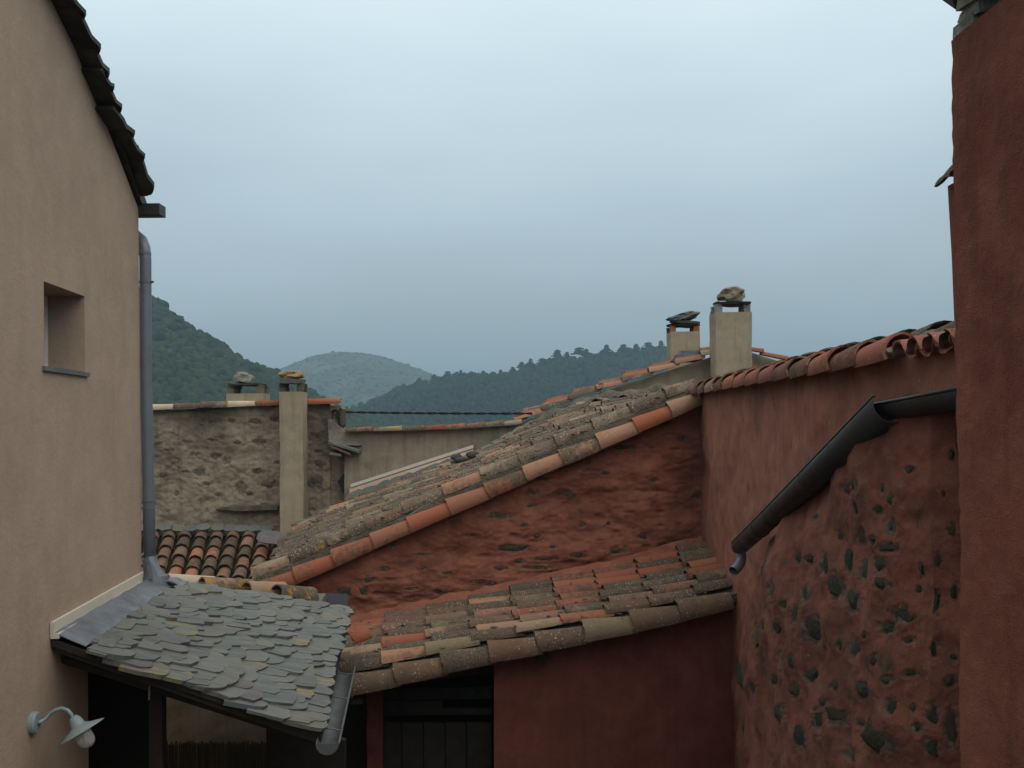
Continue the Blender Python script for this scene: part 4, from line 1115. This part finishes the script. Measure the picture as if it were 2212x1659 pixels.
# red rubble wall under the verge
z4 = zc(.3906, 691, 725.8)
stW = [z4(*q) for q in [(1070, 1175, 165, 44), (1240, 1232, 160, 22), (1640, 1187, 140, 34), (1430, 1215, 90, 28), (1200, 1283, 170, 22), (1000, 995, 160, 34), (1170, 862, 70, 30), (1380, 885, 86, 40), (1170, 940, 50, 20),
      (1690, 618, 150, 26), (1500, 740, 90, 20), (1240, 790, 80, 24), (360, 1290, 70, 26), (280, 1345, 70, 34), (130, 1412, 116, 50), (245, 1412, 56, 44), (560, 1210, 90, 18), (960, 1375, 60, 34), (660, 1415, 60, 30), (500, 1397, 90, 18),
      (2010, 570, 70, 36), (2090, 890, 60, 22), (2000, 1138, 120, 22), (1840, 618, 50, 14), (1130, 1045, 40, 30), (1000, 1285, 70, 26), (1790, 1112, 60, 30), (1105, 1245, 60, 28), (1900, 1155, 60, 24), (1460, 685, 40, 18),
      (1290, 1165, 50, 22), (400, 1155, 40, 20), (1450, 1045, 40, 30), (1600, 1040, 30, 20), (850, 1100, 36, 18), (1780, 520, 60, 16), (1580, 760, 50, 20), (1850, 800, 40, 24), (700, 1310, 60, 18), (1910, 475, 60, 18), (880, 1360, 90, 18), (570, 1285, 30, 20), (1200, 1110, 40, 24)]]
PX, PY, P = px_grid(600, 1532, lambda x: near(x) + 5, lambda x: 1620, lambda x: YW(x) + .06, 470, 330)
D = fbm(P[..., 0] * 2.2, P[..., 2] * 4, 0, 4, 3) * .06 + fbm(P[..., 0] * 7, P[..., 2] * 13, 0, 4, 6) * .013 + dents(PX, PY, stW, .005, .003)
D += -.012 * np.clip(vnoise(P[..., 0] * 7, P[..., 2] * 15, 0, 91) - .5, 0, 1) * 3
def blob(PX, PY, x, y, sx, sy): return np.exp(-((PX - x) / sx) ** 2 - ((PY - y) / sy) ** 2)
stn = (.9 * blob(PX, PY, 985, 1120, 16, 60) + .7 * blob(PX, PY, 1268, 1045, 30, 55) + .5 * blob(PX, PY, 745, 1285, 60, 25) + .7 * blob(PX, PY, 1500, 1000, 28, 150) + .5 * blob(PX, PY, 1250, 1130, 30, 40)) * (.6 + .8 * fbm(PX / 14, PY / 14, 0, 4, 66))  # local stains, plus a darker vertical band near the right end
stn = np.clip(stn + np.clip(fbm(PX / 40, PY / 25, 0, 4, 67) * 1.6 - .5, 0, .5), 0, 1)
surfW = (PX, PY, P + normals(P) * (D - dents(PX, PY, stW, .0, .0))[..., None])
P = P + normals(P) * D[..., None]
grid_obj('wall', P, M['red_rubble'], big, back=(0, .35, 0), stain_tone=stn * .8, bare=dents.bare)
stone_parts(big, stW, surfW, 'stone_red', .038, .0, 1.0)

# ---- overhead cable -------------------------------------------------------------------
mb = MB(); n_ = 120; pa, pb = at(300, 874, 15.5), at(1150, 893, 13.4)
for ph in (0, math.pi):
    pl = []
    for k in range(n_ + 1):
        t = k / n_; p = pa.lerp(pb, t) + Vector((0, 0, -.10 * 4 * t * (1 - t) * .4)); a = ph + t * 110
        pl.append(p + Vector((0, math.sin(a), math.cos(a))) * .010)
    mb.tube(pl, .009, 5)
mb.build('cable', M['cable'], None, True, label='black twisted cable stretched across behind the beige wall', cat='cable')

# ---- cream gable house (C) and its chimneys ----------------------------------------------
ch = empty('cream_house', at(1500, 900, 15.2) - Vector((0, 0, 3)), 'cream gabled house with an orange tile verge rising behind the big roof', 'house')
fC = lin((1118, 910), (1282, 848), (1545, 763), (1590, 752))
fC2 = lin((1590, 750), (1625, 757), (1700, 781), (1790, 808))
YCm = 15.2
poly = [at(1128, 1000, YCm), at(1128, 912, YCm)] + [at(x, fC(x) + 5, YCm) for x in (1200, 1282, 1400, 1545, 1590)] + [at(x, fC2(x) + 5, YCm) for x in (1625, 1700, 1790)] + [at(1790, 1000, YCm)]
MB().prism(poly, Vector((0, .3, 0))).build('wall', M['cream'], ch)
xs_ = [1118, 1176, 1235, 1295, 1350, 1408, 1464, 1520, 1578]
upC = (at(1118, 910, YCm) - at(1578, 756, YCm)).cross(Vector((0, 1, 0))).normalized()
if upC.z < 0: upC = -upC
kinds = ['tile_pale', 'tile_main', 'tile_main', 'tile_far', 'tile_far', 'tile_pale', 'tile_far', 'tile_far']
for row, dy in ((0, 0), (1, .22), (2, .44), (3, .66)):
    for i in range(8):
        x0, x1 = xs_[i] + row * 6 - 6, xs_[i + 1] + row * 6 - 6
        put_tile(ch, kinds[i] if row == 0 else random.choice(['tile_far', 'tile_main', 'tile_verge']), at(x0, fC(x0), YCm - .12) + Vector((0, dy, .02 * row)), at(x1, fC(x1), YCm - .12) + Vector((0, dy, .02 * row)), upC, 1.12, .95, 0, (.02, -.03))
for i, (x0, x1) in enumerate([(1700, 1648), (1752, 1696), (1648, 1596)]):
    put_tile(ch, 'tile_fresh', at(x0, fC2(x0), YCm - .12), at(x1, fC2(x1), YCm - .12), (.3, 0, 1), 1.1, .8, 0, (.01, -.03))
# tile and lead slope behind: solid roof body
MB().prism([at(1118, 915, YCm + .1), at(1590, 756, YCm + .1), at(1590, 772, YCm + .1), at(1118, 930, YCm + .1)], Vector((0, 2.2, 0))).build('roof', M['tile_grey'], ch)
MB().prism([at(1590, 756, YCm + .1), at(1790, 812, YCm + .1), at(1790, 828, YCm + .1), at(1590, 772, YCm + .1)], Vector((0, 2.2, 0))).build('roof', M['tile_grey'], ch)
# eaves end: stacked tile butts
for k in range(4):
    put_tile(ch, 'tile_front', at(1112, 906 + k * 3, YCm - .12 + k * .17), at(1140, 897 + k * 3, YCm - .12 + k * .17), upC, 1.0, .7)
c3 = make_chimney(ch, 1449, 1512, 716, 830, 16.4, .45, 'cream')
q = cap_on(c3, 1449, 1512, 716, 703, 1441, 1521, 16.4, .42, 'tile_verge', 'slate_dark', sup_w=.10, seed=21, thick=.03)
link('slab', slab_mesh('slab', M['rock_grey'], 33, 18, 1.0, .2, .06), c3, Matrix.Translation(q + Vector((.03, 0, .035))) @ Matrix.Rotation(.05, 4, 'Y') @ Matrix.Diagonal((.26, .2, .03, 1)))
top_stone(q + Vector((-.02, 0, .045)), 'rock_grey', pxm(32, 16.4), .16, .065, 'grey jagged slab of rock tilted on the shorter orange legged chimney', 14, .2, -.22)
c4 = make_chimney(ch, 1546, 1624, 674, 830, 14.6, .45, 'cream')
q = cap_on(c4, 1546, 1624, 674, 656, 1543, 1633, 14.6, .42, 'rock_pale', 'slate_dark', sup_w=.10, seed=25, thick=.035)
top_stone(q, 'rock', pxm(28, 14.6), .17, .11, 'big buff rock on the tallest chimney of the cream house', 22, .3, .0)
P = np.array([[at(x, y, 15.35)[:] for x in np.linspace(1450 + (778 - y) * .9, 1517, 16)] for y in np.linspace(757, 780, 10)])
P[..., 1] += fbm(P[..., 0] * 5, P[..., 2] * 5, 0, 3, 8) * .08
grid_obj('lead_flashing', P, M['lead'], ch, back=(0, .05, -.02))
o = link('loose_stone', rock_mesh('stone', 'pebble', 70, 3, .12, 1, 1, True), None, Matrix.Translation(at(1504 - 4 - 200 + 0, 833, 15.1)) @ Matrix.Diagonal((pxm(11, 15), .08, pxm(5, 15), 1))); tagp(o, 'single dark flat stone on the verge of the cream gable house', 'stone')

# ---- right red wall (R1) with its tile cap --------------------------------------------------
rw = empty('tall_red_wall', at(1700, 1400, 7) - Vector((0, 0, 2)), 'tall faded pink red wall running towards the viewer under a cap of pink tiles', 'wall')
XA, XB, YA, YB = at(1514, 915, 9.82).x, at(1990, 915, 4.4).x, 9.82, 4.4
def rwX(Y): return XA + (XB - XA) * (YA - Y) / (YA - YB)
ztop = .285
ys = np.linspace(9.9, 3.2, 330); zs = np.linspace(ztop, -5, 260) 
ZZ, YYg = np.meshgrid(zs, ys, indexing='ij')
XX = rwX(YYg)
P = np.stack([XX, YYg, ZZ], -1)
nr = np.array([-1, 0, 0.])
D = fbm(YYg * 2, ZZ * 2, 0, 5, 3) * .035 + fbm(YYg * 9, ZZ * 9, 0, 4, 6) * .010
stn = np.clip(fbm(YYg * 2.4, ZZ * 1.2, 0, 4, 18) * 1.6 - .35, 0, .6) + .5 * np.exp(-((YYg - 9.8) / .25) ** 2)  # random stains, plus a darker band at the far end
P[..., 0] -= D
grid_obj('wall', P, M['red_pink'], rw, back=(.4, 0, 0), stain_tone=stn)
# verge tiles laid lengthways; exposed ends towards the viewer
ny_ = 13
Ys = [9.85 - (9.85 - 4.52) * k / ny_ for k in range(ny_ + 1)]
for i in range(ny_):
    y0, y1 = Ys[i + 1], Ys[i]       # y0 nearer
    p0 = Vector((rwX(y0) - .035, y0, ztop + .005)); p1 = Vector((rwX(y1) - .035, y1, ztop + .005))
    put_tile(rw, 'tile_pink' if i != 2 else 'tile_pale', p0, p1, (0, 0, 1), 1.12, .92, -.65 * 1, (.022, .0))
P = np.array([[(rwX(y) + .03 + .16 * t, y, ztop + .055 + .055 * math.sin(t * math.pi) + .012 * math.sin((y - 4.5) / .41 * 6.283)) for y in np.linspace(9.8, 3.3, 240)] for t in np.linspace(.02, 1.4, 14)])
P[..., 2] += fbm(P[..., 0] * 9, P[..., 1] * 9, 0, 4, 5) * .028
grid_obj('mortar', P, M['mortar_pale'], rw, back=(0, 0, -.06))
for i in range(16):
    y0 = 9.9 - .41 * i - .41; y1 = y0 + .41
    if y0 < 3.4: break
    up_ = (0, 0, 1)
    g = 'tile_grey'
    put_tile(rw, g, Vector((rwX(y0) + .17, y0, ztop + .05)), Vector((rwX(y1) + .17, y1, ztop + .045)), up_, 1.1, 1.15, -.15, (.045, -.01), hgt=.75)
# crumpled lead and eaves tiles seen end on
P = np.array([[(rwX(4.2) + .12 + .02 * math.sin(y * 9), y, ztop + .05 + .05 * t) for y in np.linspace(4.35, 3.5, 30)] for t in np.linspace(0, 1, 8)])
P[..., 0] += fbm(P[..., 1] * 12, P[..., 2] * 12, 0, 3, 2) * .04
grid_obj('lead_flashing', P, M['lead'], rw, back=(.02, 0, 0))
for k in range(6):
    y = 4.40 - .165 * k
    put_tile(rw, 'tile_pink', Vector((rwX(y) - .10, y, ztop - .035)), Vector((rwX(y) + .25, y, ztop + .02)), (0, 0, 1), 1.2, .78, 0, (.03, .01), 'eaves_tile')
    m = frame(Vector((rwX(y) - .085, y - .082, ztop + .045)), (1, 0, .12), (0, 0, -1), .8, .80, .80)
    link('pan_tile', random.choice(TILES['tile_pink']), rw, m)
MB().box((rwX(3.9) + .02, 3.82, ztop + .215), .05, .18, .03).build('block', M['white'], rw)

# ---- low tiled roof (L) with front wall, barn opening ------------------------------------------
low = empty('low_tiled_outhouse', at(1200, 1900, 8.3) - Vector((0, 0, 1)), 'low outhouse with a mixed orange and lichened tile roof and smooth red front', 'outhouse')
nearL = lin((735, 1478), (805, 1462), (915, 1436), (1025, 1408), (1130, 1388), (1230, 1364), (1320, 1346), (1415, 1327), (1510, 1302), (1612, 1272))
YN = lin((735, 7.9), (1612, 8.25))
rearL = lin((735, 1372), (818, 1346), (905, 1330), (1085, 1290), (1312, 1243), (1530, 1183), (1560, 1178))
YR = lin((735, 9.28), (1530, 9.66))
def Lf(u, v):
    xn = 735 + (1612 - 735) * u; xr = 735 + (1545 - 735) * u
    return at(xn, nearL(xn), YN(xn)).lerp(at(xr, rearL(xr), YR(xr)), v)
def Ln(u, v):
    n = (Lf(u + .05, v) - Lf(u, v)).cross(Lf(u, min(v + .1, 1)) - Lf(u, max(v - .1, 0))).normalized()
    return n if n.z > 0 else -n
P = np.array([[(Lf(u, v) + Ln(u, v) * (.012 * math.cos(v * 6 * 2 * math.pi) - .02))[:] for u in np.linspace(-.01, 1.0, 160)] for v in np.linspace(0.0, 1.03, 90)])
P[..., 2] += fbm(P[..., 0] * 10, P[..., 1] * 10, 0, 4, 13) * .018
grid_obj('tile_bed', P, M['mortar'], low, back=(0, 0, -.07))
# fringe of mortar against the rear wall
P = np.array([[(Lf(u, .97) + Vector((0, .06 + t * .10, .02 + t * .10)))[:] for u in np.linspace(0.02, .98, 160)] for t in np.linspace(0, 1, 6)])
P += np.stack([np.zeros(P.shape[:2]), fbm(P[..., 0] * 8, P[..., 2] * 8, 0, 3, 4) * .03, fbm(P[..., 0] * 8, P[..., 1] * 8, 3, 3, 4) * .03], -1)
grid_obj('mortar_fillet', P, M['red_rubble'], low, back=(0, .1, -.05))
NRL = 7
for r in range(0, NRL + 1):
    v = [0.0, .16, .30, .44, .58, .72, .86, .99][r]
    ntl = 9 if r else 8.6
    off = random.uniform(-.15, .15)
    for k in range(-1, 10):
        u0_, u1_ = (k + off) / ntl, (k + 1 + off) / ntl
        if u0_ < -.12 or u1_ > 1.02: continue
        rr_ = random.random()
        if r == 0: kd = 'tile_front' if k not in (5,) else 'tile_green'
        elif u0_ > .48 and r >= 3: kd = 'tile_fresh' if rr_ < .62 else 'tile_low'
        elif r == NRL: kd = 'tile_fresh' if rr_ < .35 else 'tile_low'
        else: kd = 'tile_green' if rr_ < .07 else ('tile_pale' if rr_ < .2 else ('tile_fresh' if rr_ < .28 else 'tile_low'))
        jv = random.uniform(-.012, .012)
        if r == 0:
            put_tile(low, kd, Lf(u0_, v) - Vector((0, 0, .055)), Lf(u1_, v) - Vector((0, 0, .055)), Ln(u0_, v), 1.12, 1.1, .55, (.022, -.01))
        else:
            put_tile(low, kd, Lf(u0_, v + jv), Lf(u1_, v + jv), Ln(u0_, v), 1.18, random.uniform(.85, 1.02), random.uniform(-.1, .1), (.030, .0), hgt=random.uniform(.62, .82))
tufts('lichen_crust', low, Lf, Ln, 200, 15, 'mortar', .004, .012, .045)
put_tile(low, 'tile_fresh', at(748, 1392, 7.9), at(792, 1372, 8.1), (.1, -.3, 1), 1.0, .7, .3, name='broken_tile')
# front wall with the barn opening at its left
YFr = lambda x: YN(x) + .12
PX, PY, P = px_grid(1067, 1625, lambda x: nearL(x) + 20, lambda x: 2400, YFr, 120, 160)
P = P + normals(P) * (fbm(P[..., 0] * 2, P[..., 2] * 2, 0, 4, 3) * .02)[..., None]
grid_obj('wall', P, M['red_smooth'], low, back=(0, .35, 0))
MB().prism([at(760, 1497, 7.98), at(1067, 1427, 8.10), at(1067, 1412, 8.10), at(760, 1482, 7.98)], Vector((0, .9, 0))).build('lintel', M['wood_dark'], low)
PX, PY, P = px_grid(792, 826, lambda x: 1484, lambda x: 2400, lambda x: 8.45, 16, 120)
P = P + normals(P) * (fbm(P[..., 0] * 5, P[..., 2] * 5, 0, 4, 3) * .06)[..., None]
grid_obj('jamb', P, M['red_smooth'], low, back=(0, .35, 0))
# side wall, and the dark store behind
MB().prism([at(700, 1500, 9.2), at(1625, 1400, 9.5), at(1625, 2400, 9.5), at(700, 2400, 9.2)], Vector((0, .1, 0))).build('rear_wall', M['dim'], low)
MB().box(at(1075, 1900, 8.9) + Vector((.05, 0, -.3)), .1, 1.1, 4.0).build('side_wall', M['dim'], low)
door = empty('barn_door', at(945, 1900, 8.7) - Vector((0, 0, 1)), 'dark weathered plank door with a cross board standing in the black barn opening', 'door')
xs_ = [826, 868, 915, 962, 1008, 1062]
for i in range(5):
    a, b = at(xs_[i] + 1, 1560, 8.62), at(xs_[i + 1] - 1, 1560, 8.62)
    y_ = 8.62 + random.uniform(-.008, .008)
    MB().prism([at(xs_[i] + 1, 1560, y_), at(xs_[i + 1] - 1, 1562, y_), at(xs_[i + 1] - 1, 2300, y_), at(xs_[i] + 1, 2300, y_)], Vector((0, .03, 0))).build('plank', M['wood_grey'], door)
MB().prism([at(826, 1488, 8.60), at(1062, 1484, 8.60), at(1062, 1510, 8.60), at(826, 1512, 8.60)], Vector((0, .035, 0))).build('cross_board', M['wood_grey'], door)
MB().prism([at(826, 1514, 8.58), at(955, 1514, 8.58), at(955, 1530, 8.58), at(1062, 1530, 8.58), at(1062, 1544, 8.58), at(826, 1546, 8.58)], Vector((0, .035, 0))).build('cross_board', M['wood_grey'], door)
MB().box(at(1168, 1413, YFr(1168)) + Vector((0, -.05, 0)), .075, .10, .12, Matrix.Rotation(.2, 3, 'Y'), .008).build('corbel', M['wood_dark'], low)
MB().box(at(772, 1500, 7.95), .10, .12, .10, None, .01).build('beam_end', M['wood_dark'], low)

# ---- rounded rubble wall (S) and its gutter -----------------------------------------------------
rs = empty('rounded_red_wall', at(1800, 1900, 5) - Vector((0, 0, 1)), 'bulging rounded red wall with dark stones showing through, under the dark gutter', 'wall')
plan = [(1590, 8.12), (1597, 7.75), (1612, 7.25), (1650, 6.6), (1700, 5.95), (1770, 5.25), (1850, 4.65), (1930, 4.27), (2010, 4.08), (2090, 4.0), (2300, 3.95)]
YS = lin(*plan)
def topS(x): return lin((1588, 1330), (1600, 1295), (1608, 1270), (1620, 1205), (1645, 1155), (1700, 1095), (1726, 1070), (1800, 995), (1870, 940), (1930, 905), (2080, 872), (2150, 870))(x)
def sst(x, y, w_, h_): return (1520.6 + .5417 * x, 760 + .5417 * y, .5417 * w_ / 2, .5417 * h_ / 2)
stS = [sst(*q) for q in [(300, 960, 32, 84), (420, 965, 24, 74), (385, 1045, 24, 74), (512, 935, 50, 104), (580, 1000, 54, 80), (440, 1110, 40, 100), (330, 1215, 28, 100), (380, 1235, 20, 60), (292, 1310, 24, 44),
      (258, 1090, 20, 44), (315, 1100, 32, 54), (470, 845, 28, 74), (590, 738, 32, 80), (600, 870, 30, 80), (425, 830, 18, 36), (370, 820, 24, 54), (725, 785, 84, 40), (663, 755, 38, 36), (705, 930, 56, 40), (620, 1355, 58, 66),
      (500, 1335, 24, 54), (380, 1350, 34, 54), (522, 1170, 20, 46), (578, 1185, 44, 74), (430, 1290, 34, 54), (325, 1450, 46, 70), (405, 1540, 34, 100), (208, 1350, 20, 64), (215, 1125, 34, 100), (468, 1475, 34, 100),
      (522, 1460, 54, 54), (725, 1560, 120, 90), (650, 1510, 66, 70), (762, 1412, 36, 70), (915, 1440, 54, 80), (990, 1495, 50, 160), (990, 712, 38, 58), (988, 415, 26, 50), (1015, 350, 18, 60), (925, 1003, 34, 100), (995, 960, 34, 70),
      (915, 1190, 34, 80), (1000, 1222, 28, 36), (980, 1315, 60, 50), (825, 1285, 46, 36), (735, 700, 54, 60), (685, 635, 36, 36), (745, 590, 38, 46), (590, 622, 18, 54), (604, 530, 36, 64), (560, 545, 36, 54), (855, 870, 18, 56),
      (930, 835, 26, 60), (775, 1050, 84, 66), (722, 1100, 80, 50), (565, 1600, 54, 60), (915, 1575, 54, 70), (872, 1500, 36, 56), (550, 830, 20, 90), (682, 850, 54, 70), (820, 470, 44, 30), (150, 1300, 24, 100), (160, 1500, 20, 80),
      (672, 1235, 30, 50), (745, 1310, 40, 40), (810, 1150, 40, 30), (240, 850, 20, 60), (520, 735, 14, 40), (290, 800, 16, 44), (850, 1420, 30, 30), (700, 545, 20, 34), (430, 660, 26, 30), (960, 570, 16, 30), (640, 1130, 26, 30), (345, 1005, 22, 40), (475, 1400, 20, 40), (600, 1480, 34, 30), (840, 950, 30, 30)]]
PX, PY, P = px_grid(1588, 2200, topS, lambda x: 2300, YS, 300, 460)
D = fbm(P[..., 0] * 2.2 + P[..., 1] * 2.2, P[..., 2] * 1.6, 0, 5, 23) * .075 + fbm(P[..., 0] * 8, P[..., 1] * 8, P[..., 2] * 7, 4, 6) * .022
D += dents(PX, PY, stS, .005, .002)
D -= .035 * np.clip((2 - (PY - np.array([topS(x) for x in PX[0]])[None, :]) / 45), 0, 2) * np.clip((1860 - PX) / 120, 0, 1)
N_ = np.cross(np.gradient(P, axis=1), np.gradient(P, axis=0)); N_ /= np.linalg.norm(N_, axis=-1, keepdims=True)
if N_[..., 0].mean() > 0: N_ = -N_
surfS = (PX, PY, P + N_ * (D - dents(PX, PY, stS, 0, 0))[..., None])
P = P + N_ * D[..., None]
stn = np.clip(fbm(PX / 60, PY / 60, 0, 4, 70) * 1.8 - .15, 0, .8) * np.clip((PX - 1750) / 120, 0, 1) * np.clip((PY - 1150) / 150, 0, 1)
grid_obj('wall', P, M['red_curved'], rs, back=(.25, .15, 0), stain_tone=stn, bare=dents.bare)
stS = [q for q in stS if q[1] > topS(q[0]) + q[3] + 26]
stone_parts(rs, stS, surfS, 'stone_round', .038, .002, 1.12)
# gutter running down to the left
g0, g1, g2 = at(1598, 1180, 7.45), at(1922, 878, 4.30), at(2105, 842, 3.78)
gr = half_gutter([g0, g0.lerp(g1, .33), g0.lerp(g1, .66), g1 + (g1 - g0).normalized() * .03], [.062, .066, .074, .082], Vector((.5, .05, 1)), .004, 16, 'gutter', rs, bead_side=-1, endcap=(True, False))
gr2 = half_gutter([g1 + Vector((.015, .09, .004)), g1.lerp(g2, .5) + Vector((0, .05, 0)), g2], .068, Vector((0, .45, 1)), .004, 16, 'gutter', rs, bead_side=-1, endcap=(False, False))
for t in (.22, .40, .62, .8):
    p = g0.lerp(g1, t); t_ = (g1 - g0).normalized()
    up = Vector((.5, .05, 1)); rj = .0615 + .019 * t + .0015; a = t_.cross(up).normalized(); b = a.cross(t_).normalized()
    ring = [p + a * math.cos(math.pi + math.pi * k / 14) * rj + b * math.sin(math.pi + math.pi * k / 14) * rj for k in range(15)]
    MB().tube(ring, .0035, 6).build('joint', M['gutter'], gr, True)
MB().tube([at(1600, 1190, 7.42), at(1602, 1204, 7.42), at(1600, 1216, 7.4), at(1592, 1227, 7.36), at(1584, 1234, 7.33)], .036, 14, False).build('outlet', M['pipe'], gr, True)

# ---- near right chimney pillar ----------------------------------------------------------------
pil = empty('red_chimney', Vector((1.3, 2.3, -5)), 'massive coarse red rendered chimney stack along the right edge of the view', 'chimney')
YP = 2.62
xp0 = at(2076, 1400, YP).x
zt_ = at(2060, 88, YP).z
def pilP(Y, z): return Vector((xp0 + .045 * (YP - Y), Y, z))
zs = np.linspace(zt_, -3.2, 260); ys = np.linspace(YP, 1.5, 100)
ZZ, YYg = np.meshgrid(zs, ys, indexing='ij')
XX = xp0 + .045 * (YP - YYg)
P = np.stack([XX, YYg, ZZ], -1)
P[..., 0] -= fbm(YYg * 3, ZZ * 3, 0, 4, 3) * .010 + fbm(YYg * 30, ZZ * 30, 0, 3, 3) * .0035
e_ = np.exp(-((YP - YYg) / .02) ** 2); P[..., 0] += -.006 - .006 * (ZZ + 1) + e_ * (.006 + .003 * fbm(ZZ * 20, 0, 0, 3, 5)); P[..., 1] += e_ * .006 * fbm(ZZ * 25, 1, 0, 4, 6)
grid_obj('stack', P, M['red_coarse'], pil, back=(1.0, .08, 0))
for (yy, xx) in ((YP - .06, xp0 + .045), (1.62, xp0 + .12), (YP - .10, xp0 + .8)):
    mbx = MB(); z_ = zt_
    for k in range(4): mbx.box((xx + random.uniform(-.01, .01), yy - .02 * k, z_ + .014), .10 + .012 * k, .10, .030, Matrix.Rotation(random.uniform(-.2, .2), 3, 'Z'), .008); z_ += .027
    mbx.build('support', M['rock_pale'], pil)
link('slab', slab_mesh('slab', M['slate_dark'], 88, 24, 1.0, .08, .05), pil, Matrix.Translation(Vector((xp0 + .47, 2.22, zt_ + .118))) @ Matrix.Diagonal((.60, .60, .036, 1)))
# second red stack with a curved tile cap behind it
st2 = empty('tile_capped_stack', at(2075, 760, 4.9), 'slender red stack with one grey curved cap tile just behind the big red chimney', 'chimney')
Y2 = 4.6
MB().prism([at(2047, 402, Y2), at(2056, 560, Y2), at(2063, 740, Y2), at(2140, 740, Y2), at(2140, 402, Y2)], Vector((0, -.18, 0))).build('stack', M['red_coarse'], st2)
zz = at(2045, 402, Y2).z
m = frame(Vector((at(2077, 400, 4.5).x, 4.42, zz - .012)), (0, 1, 0), (0, 0, 1), .34, 1.1, .95)
link('cap_tile', TILES['tile_grey'][1], st2, m)

# ---- haze ---------------------------------------------------------------------------------------
hz = MB().box((0, 900, 55), 6400, 5600, 230).build('haze', None or bpy.data.materials.new('haze_air'), None)
hm = hz.data.materials[0]; hm.use_nodes = True; ht = hm.node_tree; ht.nodes.clear()
ho = ht.nodes.new('ShaderNodeOutputMaterial'); hv = ht.nodes.new('ShaderNodeVolumePrincipled')
hv.inputs['Density'].default_value = .00046; hv.inputs['Color'].default_value = (.36, .53, .65, 1); hv.inputs['Anisotropy'].default_value = .1
ht.links.new(hv.outputs[0], ho.inputs['Volume'])
tagp(hz, None, None, None, 'stuff')
hz['label'] = 'pale blue morning haze filling the valley air'
print('SCRIPT slates', cnt, 'objects', len(bpy.data.objects), 'tris', sum(len(o.data.polygons) for o in bpy.data.objects if o.type == 'MESH'))
